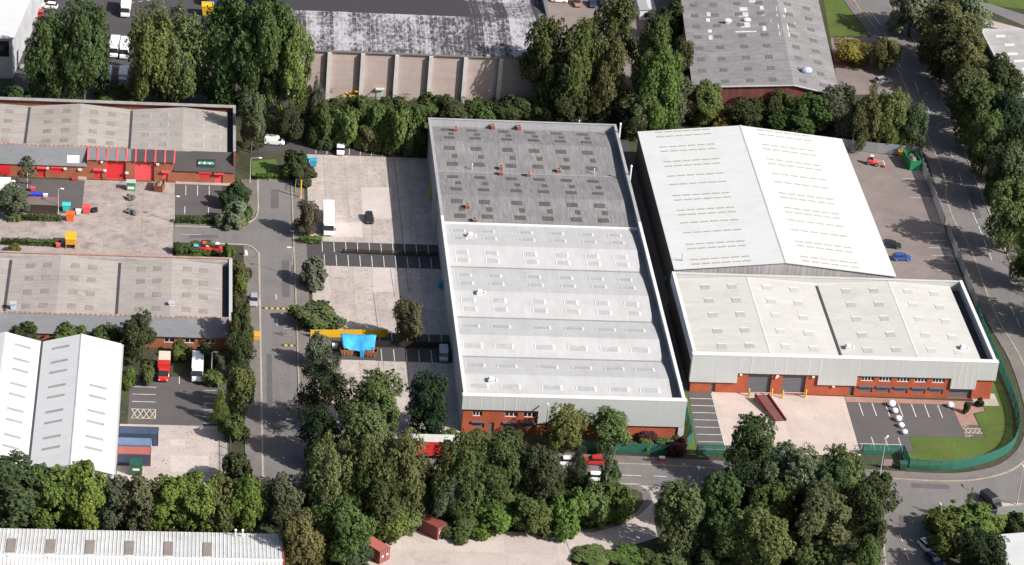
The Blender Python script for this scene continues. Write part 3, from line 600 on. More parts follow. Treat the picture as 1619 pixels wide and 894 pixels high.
for c, z in ((320, 4.3), (487, 4.2), (650, 4.2), (748, 2.2), (483, 3.9)): MB().box(rx(c)-.25, rx(c)+.25, YF-.4, YF-.02, z-.15, z+.15).build('wall_light', white_trim, rb)
for cx, cy, lab in ((1341, 549, 'white cowl ventilator beside the dark valley gutter of the cream roof'), (1522, 551, 'white cowl ventilator at the front right corner of the cream roof')):
    X, Y = g(cx, cy, 7.8); cowl(X, Y, prof_z(rp, X), lab)

# ------------------------------------------------------------------ rows of small units on the left
def c5x(c): return -91+(c/3.724-107)*.13265
u1 = thing('unit_row', 'row of red doored brick units with pale corrugated roof and dark sloping fascia', 'industrial units', (-81, 50))
X0, X1 = -112.0, -56.0
p1 = [(X0, 5.75), (-100.2, 5.2), (-89.3, 6.2), (-78.3, 5.2), (-67.2, 6.2), (-57.6, 5.35)]
roof_prof(MB(), p1, 41.6, 62.2, 'y').build('roof', roof_old, u1)
MB().box(X0, X1, 63.0, 63.4, 0, 6.4).build('north_wall', brick_dk, u1); MB().box(X1-.4, X1, 39.6, 63.0, 0, 6.4).build('east_wall', brick_dk, u1)
MB().box(X0, X1+.1, 62.3, 63.5, 6.4, 6.52).box(X1-.5, X1+.1, 41.5, 62.3, 6.4, 6.52).build('coping', mat('grey_parapet', (.3, .28, .275), var=.2, scale=.5), u1)
MB().box(-57.5, X1-.4, 41.6, 63, 4.7, 4.9).build('gutter', MATS['dark_gutter'], u1)
MB().box(-100.45, -99.95, 41.9, 61.5, 5.21, 5.3).build('valley_gutter', MATS['dark_gutter'], u1); MB().box(-78.55, -78.05, 41.9, 61.5, 5.21, 5.3).build('valley_gutter', MATS['dark_gutter'], u1)
for x in (-108.5, -104.3, -95.8, -92.0, -86.2, -82.4):
    for y in (45.0, 49.6, 54.2, 58.8): roof_panel(MB(), p1, 'y', y, x, 1.9, 1.7).build('rooflight', rl_brown, u1)
for x in (-75, -71.2, -63.6, -60):
    for y in (45.0, 49.6, 54.2, 58.8):
        o = roof_panel(MB(), p1, 'y', y, x, 1.9, 1.6, .04).build('rooflight', mat('faded_rooflight', (.3, .285, .28)), u1); roof_panel(MB(), p1, 'y', y, x+.85, 2.0, .18, .06).build('frame', palem, o)
YB = 39.1
def mans(mb, x0, x1, zb, yt=41.7, zt=6.1):
    yb = yt-(zt-zb)*.85; yb = YB-.35
    return mb.extr_x([(yb, zb), (yt, zt), (yt, zt-.4), (yb+.5, zb-.02)], x0, x1)
ra, rc = c5x(510), c5x(1020)
mans(MB(), X0, ra, 3.05).build('fascia', slate, u1)
mans(MB(), ra+.02, c5x(768), 4.7).build('fascia', slate, u1)
mm = MB(); mans(mm, c5x(768)+.02, rc, 4.7); mm.build('fascia', charcoal, u1)
mans(MB(), rc+.02, X1+.1, 2.75).build('fascia', charcoal, u1)
for c in (515, 572, 628, 684, 740, 795, 852, 910, 967, 1022):
    x = c5x(c); MB().extr_x([(YB-.5, 4.65), (41.6, 6.22), (41.6, 6.05), (YB-.3, 4.65)], x-.16, x+.16).build('red_rib', red_lt, u1)
dash = mat('red_white_ridge_tiles', (.36, .26, .23), var=.3, scale=.35, fine=2.2, stain=(.4, .12, .09), stain_amt=.9, grid=(.95, 40, .5, .14))
MB().box(X0, -78.7, 41.72, 42.35, 6.0, 6.2).build('ridge_course', dash, u1)
ops = [(c5x(a), c5x(b), .02, z) for a, b, z in ((625, 738, 4.2), (792, 905, 4.2), (555, 600, 2.2), (955, 986, 2.2), (1265, 1311, 2.2), (225, 268, 2.2))]
shut = [(c5x(a), c5x(b), 1.0, 2.3) for a, b in ((300, 370), (1168, 1241))]
bw = MB()
for xa, xb, zt in ((X0, ra, 3.1), (ra, rc, 4.75), (rc, X1-.02, 2.8)): gridwall_x(bw, xa, xb, 0, zt, YB, [o for o in ops+shut if xa <= o[0] < xb], .45)
bw.build('brick_wall', mat('unit_brick', (.29, .105, .062), var=.15, scale=.4, fine=5), u1)
MB().box(X0, X1-.41, YB+.5, YB+.8, 0, 2.7).build('inner_wall', brick_dk, u1)
roller(u1, ops[0][0], ops[0][1], .02, 4.2, YB+.42, red_paint); roller(u1, ops[1][0], ops[1][1], .02, 4.2, YB+.42, red_lt)
for o in ops[2:]: door(u1, o[0], o[1], 2.2, YB+.3, red_paint if o[0] < -75 else red_lt); MB().box(o[0]-.25, o[1]+.25, YB-.55, YB, 2.25, 2.5).build('door_canopy', red_lt, u1)
for o in shut: roller(u1, o[0], o[1], 1.0, 2.3, YB+.05, red_paint, 'window_shutter'); MB().box(o[0]-.1, o[1]+.1, YB-.25, YB, 2.32, 2.6).build('shutter_box', red_lt, u1)
MB().box(c5x(0)-.5, c5x(65), YB-.1, YB-.02, .5, 2.6).build('window_shutter', red_paint, u1)
for c, z, s in ((280, 2.3, .3), (383, 2.3, .3), (470, 2.2, .4), (617, 2.2, .3), (745, 1.8, .35), (925, 4.1, .3), (597, 4.2, .25)): MB().box(c5x(c)-s, c5x(c)+s, YB-.35, YB-.02, z-.2, z+.2).build('wall_light', white_trim, u1)
for c0, c1, zz, m, lab in ((393, 465, 3.6, white_trim, 'blank white sign board on the grey slate fascia'), (1158, 1265, 3.7, dark, 'black sign board with green and white band on the charcoal fascia')):
    x0, x1 = c5x(c0), c5x(c1); yy = lambda z: YB-.42+(z-2.9)*(41.7-YB+.35)/(6.1-2.9)
    t = thing('sign_board', lab, 'sign', (x0, yy(zz), zz))
    MB().extr_x([(yy(zz)-.1, zz), (yy(zz+1.15)-.1, zz+1.15), (yy(zz+1.15), zz+1.2), (yy(zz), zz+.05)], x0, x1).build('board', m, t)
    if m is dark:
        b = MB(); b2 = MB(); za = zz+.42; zb = zz+.72
        for k in range(9): xa = x0+.25+(x1-x0-.5)*k/9; (b if k % 3 else b2).extr_x([(yy(za)-.13, za), (yy(zb+.1*(k % 2))-.13, zb+.1*(k % 2)), (yy(zb)-.09, zb), (yy(za)-.09, za)], xa, xa+.33)
        b.build('lettering_band', mat('sign_green', (.06, .42, .33), obj=True), t); b2.build('lettering_band', white_trim, t)
# second row
u2 = thing('unit_row', 'lower row of units with pale corrugated roof and slate fascia behind trees', 'industrial units', (-81, -15))
p2 = [(-112, 5.3), (-99.9, 4.8), (-90.2, 5.7), (-78.7, 4.8), (-68.5, 5.7), (-58.6, 4.9)]
roof_prof(MB(), p2, -27.2, -4.2, 'y').build('roof', roof_old, u2)
MB().box(-112, -56.8, -3.9, -3.5, 0, 5.6).build('north_wall', brick_dk, u2); MB().box(-57.2, -56.8, -29.2, -3.9, 0, 5.6).build('east_wall', brick_dk, u2)
MB().box(-112, -57.2, -4.9, -3.9, 0, 5.45).build('rear_parapet', MATS['grey_parapet'], u2)
MB().box(-112, -56.7, -3.95, -3.4, 5.6, 5.72).build('brick_coping', brick_bed, u2)
MB().box(-57.3, -56.65, -28, -3.95, 5.6, 5.7).build('white_coping', palem, u2)
MB().box(-58.5, -57.2, -27.2, -4.9, 4.2, 4.4).build('gutter', MATS['dark_gutter'], u2)
MB().box(-100.15, -99.65, -27, -5.5, 4.82, 4.9).build('valley_gutter', MATS['dark_gutter'], u2); MB().box(-78.95, -78.45, -27, -5.5, 4.82, 4.9).build('valley_gutter', MATS['dark_gutter'], u2)
for x in (-108, -104.4, -95.9, -92.6, -87.2, -83.9, -74.4, -71.2, -65.4, -62.2):
    for y in (-8.2, -13.2, -18.6, -24): roof_panel(MB(), p2, 'y', y, x, 1.9, 1.65).build('rooflight', rl_brown, u2)
MB().extr_x([(-29.9, 2.7), (-27.3, 5.45), (-27.3, 5.1), (-29.4, 2.65)], -112, -56.75).build('fascia', slate, u2)
MB().box(-112, -56.9, -27.3, -26.75, 5.46, 5.62).build('ridge_course', dash, u2)
wn = [(-69.5+3.9*k, -67.6+3.9*k, 1.2, 2.3) for k in range(3)]
gridwall_x(MB(), -112, -56.82, 0, 2.9, -29.5, wn, .2).build('brick_wall', MATS['unit_brick'], u2)
MB().box(-112, -57.2, -29.2, -28.9, 0, 2.8).build('inner_wall', brick_dk, u2)
for a, b, c, d in wn: window(u2, a, b, c, d, -29.4, n=2)
for k, (cx, cy, lab) in enumerate(((78, 165, 'pale blue vent box at the front edge of the lower unit roof'), (1010, 162, 'white cowl lying on the right hand unit roof'))):
    X, Y = g(cx/3.724, 440+cy/3.724, 5.5); t = thing('roof_vent', lab, 'roof ventilator', (X, Y, 5))
    MB().box(X-.45, X+.45, Y-.4, Y+.4, 5, 6.1).build('curb', (flat('pale_blue_metal', (.4, .55, .7)) if k == 0 else white_trim), t); MB().box(X-.6, X+.6, Y-.55, Y+.55, 6.1, 6.3).build('cap', palem, t)
# white twin gabled building
u3 = thing('twin_gable_building', 'bright white twin gabled shed with rows of grey rooflight slots', 'warehouse', (-92, -62))
p3 = [(-113, 7), (-106.5, 6.9), (-98.7, 8.8), (-92.0, 6.9), (-84.7, 8.8), (-77.3, 6.9)]
roof_prof(MB(), p3, -84.2, -39.9, 'y').build('roof', roof_bright, u3)
MB().extr_y([(-112.8, 0), (-77.5, 0), (-77.5, 6.65), (-84.7, 8.58), (-92, 6.68), (-98.7, 8.58), (-106.5, 6.68), (-112.8, 6.7)], -84, -40.1).build('wall', mat('pale_grey_sheet', (.5, .52, .56), .5, streak=(3, 3, .1, .1)), u3)
MB().box(-92.2, -91.8, -84, -40, 6.93, 7.0).build('valley_gutter', MATS['dark_gutter'], u3)
MB().box(-77.3, -76.9, -84.1, -40, 6.6, 6.78).build('gutter', palem, u3)
MB().extr_y([(-84.9, 8.8), (-84.5, 8.8), (-84.7, 8.87)], -84.2, -39.9).build('ridge_cap', MATS['ridge_grey'], u3)
slot = mat('grey_rooflight_slot', (.3, .3, .3))
for ps, xa, xw in ((((0, 0)), -95.3, 2.9), ((0, 0), -88.4, 3.1), ((0, 0), -81.0, 3.1)):
    for k in range(9):
        y = -43.4-4.3*k-(.7 if k % 2 else 0)
        if xa > -82 and k < 3: continue
        if y < -82: continue
        roof_panel(MB(), p3, 'y', y, xa, .75, xw).build('rooflight', slot, u3)
# ribbed roof in the bottom left
u4 = thing('ribbed_roof_shed', 'white ribbed roof shed with six brown rooflights along the bottom left edge', 'shed', (-72, -112))
p4 = [(-123, 5.2), (-110.2, 7.4), (-100.2, 6.0)]
rb4 = MB(); roof_prof(rb4, p4, -112, -48.3, 'x'); rb4.build('roof', mat('ribbed_white', (.55, .55, .545), .5, streak=(1.1, .05, 1, .06)), u4)
rib = MB()
for k in range(96):
    x = -111.6+.66*k
    for (a, za), (b, zb) in zip(p4[:-1], p4[1:]): rib.quad((x-.1, a, za), (x, a, za+.1), (x, b, zb+.1), (x-.1, b, zb)); rib.quad((x, a, za+.1), (x+.1, a, za), (x+.1, b, zb), (x, b, zb+.1))
rib.build('roof_rib', MATS['ribbed_white'], u4)
MB().extr_x([(-122.6, 0), (-100.4, 0), (-100.4, 5.8), (-110.2, 7.2), (-122.6, 5.05)], -111.8, -48.6).build('wall', mat('shed_wall', (.45, .45, .46)), u4)
MB().tube((-112, -110.2, 7.5), (-48.3, -110.2, 7.5), .22).build('ridge_cap', white_trim, u4)
MB().extr_x([(-123, 4.9), (-110.2, 7.1), (-100.1, 5.7), (-100.1, 6.1), (-110.2, 7.5), (-123, 5.3)], -48.3, -48.05).build('gable_trim', red_dull, u4)
for k in range(8):
    x = -99.9+6.62*k*.985-6.6; 
    o = roof_panel(MB(), p4, 'x', x, -106.6, 1.5, 5.0, .14).build('rooflight', rl_brown, u4); roof_panel(MB(), p4, 'x', x, -115, 1.5, 5.0, .14).build('rooflight', rl_brown, u4)
    MB().ball((x, -110.2, 7.6), .95, .35, .3, 10, 6).build('ridge_vent', white_trim, u4)
for k, x in enumerate((-56.2, -55.0)):
    t = thing('roof_mast', ('left', 'right')[k] + ' of two thin white pipes at the north eave of the ribbed roof', 'vent pipe', (x, -101.5, 6.1))
    MB().tube((x, -101.5, 6), (x, -101.5, 7.4), .12).build('pipe', white_trim, t); MB().ball((x, -101.5, 7.5), .25, .25, .2, 8, 5).build('cap', white_trim, t)

# ------------------------------------------------------------------ buildings along the top
ub = thing('old_slate_warehouse', 'huge old warehouse with worn patchy slate roof and beige piered wall', 'warehouse', (-12, 100))
pu = [(81.9, 12.1), (97.2, 14.6), (112, 12.0), (127, 14.6), (145, 12)]
roof_prof(MB(), pu, -46.5, 15.5, 'x').build('roof', worn_roof, ub)
MB().extr_x([(82.2, 0), (144, 0), (144, 11.8), (127, 14.3), (112, 11.7), (97.2, 14.3), (82.2, 11.85)], -46.2, 15.2).build('wall', beige_wall, ub)
MB().box(-46.5, 15.4, 81.7, 82.2, 11.6, 11.95).build('gutter', mat('old_gutter', (.2, .18, .18)), ub)
for c in (452, 648, 848, 1047, 1250, 1455):
    x = g(400+c/3.724, 330/3.724, 11)[0]; MB().box(x-.45, x+.45, 81.3, 82.25, 0, 11.55).build('pier', pier_m, ub)
MB().box(15.2, 15.9, 82, 144, 12.0, 14.2).build('east_parapet', mat('dark_parapet', (.16, .15, .16)), ub)
x_, y_ = g(400+742/3.724, 580/3.724, 0); MB().box(x_-.7, x_+.7, 82.05, 82.25, .1, 2.6).build('door', mat('pale_green_door', (.33, .42, .4)), ub); MB().box(x_-1, x_+1, 81.5, 82.2, 2.65, 2.95).build('door_canopy', pier_m, ub)
ut = thing('weathered_gabled_warehouse', 'weathered grey gabled warehouse with square rooflights and dark red brick end wall', 'warehouse', (65.5, 102), R(-4.6))
pt = [(-16.8, 8.6), (6.0, 10.9), (16.8, 9.0)]
roof_prof(MB(), pt, -26.3, 60, 'y').build('roof', roof_old2, ut, world=False)
MB().extr_y([(-16.5, 0), (16.5, 0), (16.5, 8.75), (6, 10.65), (-16.5, 8.35)], -26, 59.5).build('wall', mat('maroon_brick', (.15, .05, .045), var=.15, scale=.4, streak=(1, 1, .1, .25)), ut, world=False)
MB().extr_y([(-16.9, 8.62), (6, 10.93), (16.9, 9.02), (16.9, 8.8), (6, 10.7), (-16.9, 8.4)], -26.55, -26.31).build('verge_trim', pier_m, ut, world=False)
sq = mat('faded_square_light', (.14, .135, .135))
for x in (-14, -9.2, -3.6, 1.6, 8.5, 13.2):
    for k in range(11): roof_panel(MB(), pt, 'y', -23.5+6.1*k+x*.05, x, 1.9, 1.7).build('rooflight', sq, ut, world=False)
rdm = random.Random(4)
wm = MB()
def loc_t(cx, cy): q = g(cx, cy, 10.0); dx, dy = q[0]-65.5, q[1]-102; a = R(4.6); return dx*math.cos(a)-dy*math.sin(a), dx*math.sin(a)+dy*math.cos(a)
for x0, x1, y0, y1 in ((1118, 1124, 15, 21), (1117, 1123, 24, 30), (1120, 1126, 42, 47), (1121, 1127, 51, 58), (1169, 1182, 12, 18), (1167, 1183, 20, 27), (1171, 1186, 36, 44), (1162, 1196, 49.5, 51.5), (1201, 1207, 13, 19), (1203, 1209, 22, 28), (1205, 1211, 44, 52), (1226, 1243, 16, 24), (1227, 1240, 28, 32), (1229, 1246, 43, 52), (1231, 1248, 55, 62), (1184, 1196, 3, 6), (1217, 1258, 37, 40)):
    (xa, ya), (xb, yb) = loc_t((x0+x1)/2, y1), loc_t((x0+x1)/2, y0)
    roof_panel(wm, pt, 'y', (ya+yb)/2, (xa+xb)/2, max(.5, abs(yb-ya)*.9), (x1-x0)/6.9, .03)
wm.build('white_repair_patch', mat('white_patch', (.62, .62, .63), var=.15, scale=.5, stain=(.3, .3, .3), stain_amt=.7), ut, world=False)
for k, (cx, cy, lab) in enumerate(((1305, 130, 'small white ventilator at the left on the weathered grey roof'), (1418, 125, 'white ventilator in the middle of the weathered grey roof'))):
    X, Y = g(800+cx/3.724, cy/3.724, 10); t = thing('roof_vent', lab, 'roof ventilator', (X, Y, 9.4)); MB().ball((X, Y, 10.3), 1.0, .6, .55, 10, 6).build('dome', white_trim, t); MB().box(X-.5, X+.5, Y-.4, Y+.4, 9, 10.2).build('curb', palem, t)
X, Y = g(1275, 116, 10.2); t = thing('roof_vent', 'blue and white ventilator unit near the front of the weathered grey roof', 'roof ventilator', (X, Y, 9.6))
MB().ball((X, Y, 10.9), 1.3, .9, .9, 10, 6).build('dome', flat('blue_white', (.4, .46, .6)), t); MB().box(X-.9, X+.9, Y-.7, Y+.7, 9.2, 10.6).build('curb', mat('blue_grey', (.2, .22, .3)), t)
ul = thing('pale_office_building', 'white flat roofed building with grey panelled side at the top left corner', 'building', (-112, 110))
MB().hexa([(-130, 86.2), (-105.5, 86.2), (-100.5, 130), (-130, 130)], 0, 9.8).build('wall', mat('grey_panel_wall', (.4, .41, .43), .6, streak=(.3, .3, .1, .12)), ul)
MB().hexa([(-130.2, 85.9), (-105.2, 85.9), (-100.2, 130.3), (-130.2, 130.3)], 9.8, 10.2).build('roof', roof_bright, ul)
MB().box(-125, -106.2, 85.9, 86.15, 5.5, 9.2).build('window_band', glass, ul)
MB().hexa([(-105.42, 89.5), (-105.2, 89.5), (-104.6, 93.5), (-104.9, 93.5)], .2, 4).build('entrance', glass, ul)
uf = thing('flat_grey_building', 'pale grey roofed building with white rooflights at the far right edge', 'building', (135, 100))
pf = [(123, 6.6), (138, 8.0), (153, 6.6)]
roof_prof(MB(), pf, 82, 118, 'y').build('roof', mat('pale_grey_roof', (.37, .36, .355), streak=(.15, 1.6, 1, .1)), uf)
MB().extr_y([(123.4, 0), (152.5, 0), (152.5, 6.3), (138, 7.75), (123.4, 6.3)], 82.3, 117.7).build('wall', mat('dark_wall', (.1, .095, .1)), uf)
MB().box(122.8, 123.3, 81.8, 118.2, 6.3, 7.1).box(123.3, 153, 118, 118.3, 6.4, 7.4).build('parapet', palem, uf)
for k, (x, y) in enumerate(((127, 115), (128, 110), (127.6, 105), (128.2, 101), (129, 96.5), (130.3, 92.5), (128.5, 88.5), (132.2, 88), (133, 85))): roof_panel(MB(), pf, 'y', y, x, 1.3, 2.4).build('rooflight', white_trim, uf)
ur = thing('white_roof_shed', 'small bright white roofed shed cut by the bottom right edge', 'shed', (84, -99))
roof_prof(MB(), [(77.8, 4.6), (86, 5.6), (94, 4.6)], -112, -94, 'y').build('roof', roof_bright, ur); MB().extr_y([(78, 0), (93.8, 0), (93.8, 4.4), (86, 5.4), (78, 4.4)], -111.7, -94.3).build('wall', MATS['pale_grey_sheet'], ur)
X, Y = g(1021, 10, 2); uk = thing('white_cabin', 'small white cabin with grey roof among the trees at the top', 'cabin', (X, Y)); MB().box(X-1.9, X+1.9, Y-4, Y+5, 0, 2.8).build('wall', white_trim, uk); MB().extr_y([(X-2.1, 2.8), (X+2.1, 2.8), (X, 3.4)], Y-4.2, Y+5.2).build('roof', palem, uk); MB().box(X-.8, X+.8, Y-4.06, Y-4.01, .8, 2).build('window', glass, uk)

# ------------------------------------------------------------------ vehicles
def wheels(t, xs, hw, r, wd=.22):
    for x in xs:
        for s in (-1, 1):
            wh = MB().tube((x, s*hw, r), (x, s*(hw-wd), r), r, r, 14).build('wheel', rubber, t, world=False)
            MB().tube((x, s*(hw+.015), r), (x, s*(hw-.05), r), r*.58, r*.5, 12).build('rim', steel, wh, world=False)
def loft(mb, secs):                          # secs: list of (x, halfwidth, z0, z1, tophalf)
    i = len(mb.v)
    for x, hw, z0, z1, th in secs: mb.v += [(x, -hw*.96, z0), (x, hw*.96, z0), (x, hw, (z0+z1)*.5), (x, th, z1), (x, -th, z1), (x, -hw, (z0+z1)*.5)]
    n = len(secs)
    for k in range(n-1):
        for j in range(6): a = i+k*6+j; b = i+k*6+(j+1) % 6; mb.f.append((a, b, b+6, a+6))
    mb.f.append(tuple(i+j for j in reversed(range(6)))); mb.f.append(tuple(i+(n-1)*6+j for j in range(6))); return mb
def car(name, label, paintm, loc, rz, kind='hatch', cat='car', L=4.1):
    t = thing(name, label, cat, (loc[0], loc[1], .05), rz)
    h = L/2
    loft(MB(), [(-h, .72, .35, .78, .66), (-h+.15, .82, .25, .95, .76), (-h*.5, .86, .22, .96, .8), (h*.35, .86, .22, .93, .8), (h*.75, .84, .24, .82, .74), (h-.12, .78, .28, .7, .66), (h, .66, .35, .62, .58)]).build('body', paintm, t, world=False)
    b = -h+.12 if kind != 'saloon' else -h+.75
    loft(MB(), [(b, .74, .9, 1.0, .72), (b+.45, .74, .9, 1.38, .6), (.25, .76, .9, 1.42, .62), (.95, .78, .88, .95, .72)]).build('cabin_glass', glass, t, world=False)
    loft(MB(), [(b+.4, .62, 1.36, 1.42, .56), (b+.8, .64, 1.4, 1.47, .58), (.1, .64, 1.4, 1.47, .58), (.32, .62, 1.36, 1.42, .56)]).build('roof', paintm, t, world=False)
    for s in (-1, 1):
        MB().box(h-.18, h-.02, s*.42, s*.66, .52, .66).build('headlight', headl, t, world=False); MB().box(-h-.02, -h+.1, s*.5, s*.7, .62, .85).build('tail_light', taill, t, world=False)
        MB().box(.72, .86, s*.84, s*1.0, .92, 1.05).build('mirror', paintm, t, world=False)
    wheels(t, (-h*.62, h*.62), .86, .31); return t
def van(name, label, paintm, loc, rz, L=4.9, H=1.95, W=.93):
    t = thing(name, label, 'van', (loc[0], loc[1], .05), rz); h = L/2
    loft(MB(), [(-h, W-.02, .4, H-.05, W-.12), (-h+.1, W, .3, H, W-.1), (h*.22, W, .28, H, W-.1), (h*.4, W, .28, H-.12, W-.14), (h*.66, W, .28, 1.12, W-.1), (h*.9, W-.06, .32, .95, W-.18), (h, W-.16, .4, .8, W-.26)]).build('body', paintm, t, world=False)
    loft(MB(), [(h*.36, W+.005, 1.15, H-.22, W-.1), (h*.43, W+.005, 1.14, H-.2, W-.15), (h*.665, W-.02, 1.1, 1.2, W-.1)]).build('windscreen', glass, t, world=False)
    for s in (-1, 1): MB().box(h-.16, h-.02, s*(W-.45), s*(W-.22), .62, .8).build('headlight', headl, t, world=False); MB().box(-h-.02, -h+.05, s*(W-.2), s*(W-.05), .8, 1.2).build('tail_light', taill, t, world=False)
    wheels(t, (-h*.6, h*.62), W, .33); return t
def lorry(name, label, cabm, boxm, loc, rz, L=6.6, H=3.2, W=1.15, extra=None):
    t = thing(name, label, 'lorry', (loc[0], loc[1], .05), rz); h = L/2; cb = h-1.75
    bx = MB(); loft(bx, [(-h, W, .85, H, W-.03), (-h+.05, W, .8, H+.03, W-.05), (cb-.12, W, .8, H+.03, W-.05), (cb-.06, W, .85, H, W-.03)]); bx.build('box_body', boxm, t, world=False)
    if extra: MB().box(cb-1.5, cb-.02, -W-.012, W+.012, .82, H+.05).build('red_panel', extra, t, world=False)
    loft(MB(), [(cb, W-.08, .45, 2.35, W-.18), (cb+.5, W-.06, .4, 2.4, W-.2), (cb+.85, W-.06, .4, 2.25, W-.22), (h-.35, W-.06, .4, 1.3, W-.14), (h, W-.14, .45, 1.0, W-.3)]).build('cab', cabm, t, world=False)
    loft(MB(), [(cb+.8, W-.1, 1.4, 2.26, W-.26), (cb+.95, W-.1, 1.38, 2.2, W-.26), (h-.34, W-.1, 1.25, 1.37, W-.2)]).build('windscreen', glass, t, world=False)
    for s in (-1, 1): MB().box(h-.14, h+.01, s*(W-.55), s*(W-.25), .62, .85).build('headlight', headl, t, world=False); MB().box(cb+.95, cb+1.1, s*W, s*(W+.22), 1.3, 1.75).build('mirror', dark, t, world=False)
    MB().box(-h+.1, cb, -.45, .45, .5, .8).build('chassis', dark, t, world=False)
    wheels(t, (-h*.58, h*.62), W-.02, .42, .3); return t
S_, N_, E_, W_ = R(-90), R(90), 0, R(180)
van('parked_van', 'white panel van parked side on beside the bushes at the yard entrance', white_p, g(434, 228), R(-4), 4.4, 1.85)
van('parked_van', 'white van nosed into the northern parking bays', white_p, g(538, 241), R(-93), 4.2, 1.8, .88)
lorry('horsebox_lorry', 'long white box lorry parked beside the red leaved shrub', white_p, white_p, g(519, 357), R(-91), 10.2, 3.3, 1.2)
car('parked_car', 'black car alone on the sunlit concrete yard', black_p, g(584, 349), R(-86))
car('parked_car', 'silver car on the pavement beside the estate road', silver_p, g(401, 479), R(-92), L=4.2)
lorry('box_lorry', 'red cab lorry with cream box in the tarmac court', redcar_p, cream_p, g(259, 592), R(-91), 6.6, 3.1, 1.12, redcar_p)
lorry('box_lorry', 'white box lorry in the tarmac court', white_p, white_p, g(312, 592), R(-91), 6.8, 3.1, 1.12)
car('parked_car', 'bright blue car in the tree shade east of the white warehouse', blue_p, g(1425, 411), R(3), L=4.0)
car('parked_car', 'dark car beside the blue car by the white warehouse', black_p, g(1409, 391), R(-10), L=4.2)
car('parked_car', 'silver car under the trees beside the top right road', silver_p, g(1396, 131), R(18), L=4.3)
car('parked_car', 'white car on the bottom right road', white_p, g(1465, 869), R(-68), L=4.3)
car('parked_car', 'dark blue car behind the white car at the bottom right', mat('navy_paint', (.03, .045, .09), .3, obj=True), g(1476, 890), R(-66), L=4.2)
van('parked_van', 'black van by the bush at the right hand junction', black_p, g(1566, 797), R(-62), 4.6, 1.9)
van('parked_van', 'pale van in the building shadow beside the white warehouse', silver_p, g(701, 566), R(-92), 4.3, 1.85)
car('parked_car', 'white car on the road behind the dark cone tree', white_p, g(892, 734), R(178), L=4.3)
car('parked_car', 'red car half hidden by the dark cone tree', redcar_p, g(938, 733), R(178), L=4.2)
car('parked_car', 'white car glimpsed on the road behind the birch', white_p, g(946, 759), R(-2), L=4.2)
for x, y, m, lab, a in ((289, 13, white_p, 'white car in the top left car park', 172), (280, 3, black_p, 'dark car behind the white car in the top left car park', 172), (232, 24, redcar_p, 'dark red car beside the top left building', 95), (46, 110, silver_p, 'pale car beside the steps of the top left building', 178)):
    if x > 200: x, y = x/3.724, y+0
    car('parked_car', lab, m, g(x, y), R(a))
lorry('box_lorry', 'white box lorry facing north behind the tall poplars', white_p, white_p, g(199, 20), R(-92), 7, 3.2)
for i, (x, y) in enumerate(((181, 84), (197, 86), (168, 132), (195, 133))):
    lorry('box_lorry', ('white lorry in the gap between poplars, upper left of four', 'white lorry in the gap between poplars, upper right of four', 'white lorry in the gap between poplars, lower left of four', 'white lorry in the gap between poplars, lower right of four')[i], white_p, white_p, g(x, y), R(-92), 6.6, 3.0, 1.1)
for i, (x, y, m) in enumerate(((884, 3, white_p), (912, 8, mat('copper_paint', (.35, .16, .1), .3, obj=True)), (936, 9, mat('navy_paint', (.03, .045, .09), .3, obj=True)), (952, 7, black_p))):
    car('parked_car', ('white car side on at the top edge behind the slate roof', 'copper coloured car at the top edge', 'navy car in the row at the top edge', 'black car in the row at the top edge by the trees')[i], m, g(x, y), R(175 if i == 0 else -88))
lorry('flatbed_lorry', 'white lorry at the left edge under the tree in front of the red units', white_p, white_p, g(2, 304), R(0), 7.5, 2.9)
lorry('blue_lorry', 'dark blue lorry at the top edge beside the old slate warehouse', flat('mid_blue_paint', (.03, .08, .25)), flat('mid_blue_paint', (.03, .08, .25)), g(350, 9), R(5), 7, 2.8)
# red trailer behind the trees
X, Y = g(684, 722); t = thing('red_trailer', 'bright red sided trailer with pale roof glimpsed between the trees', 'trailer', (X, Y))
MB().box(X-4.6, X+4.8, Y-1.2, Y+1.2, .9, 3.9).build('body', red_paint, t); MB().box(X-4.7, X+4.9, Y-1.25, Y+1.25, 3.9, 4.0).build('roof', pier_m, t)
for x in (-3, 2.4, 3.6):
    for s in (-1, 1): MB().tube((X+x, Y+s*1.15, .5), (X+x, Y+s*.8, .5), .5, .5, 12).build('wheel', rubber, t)

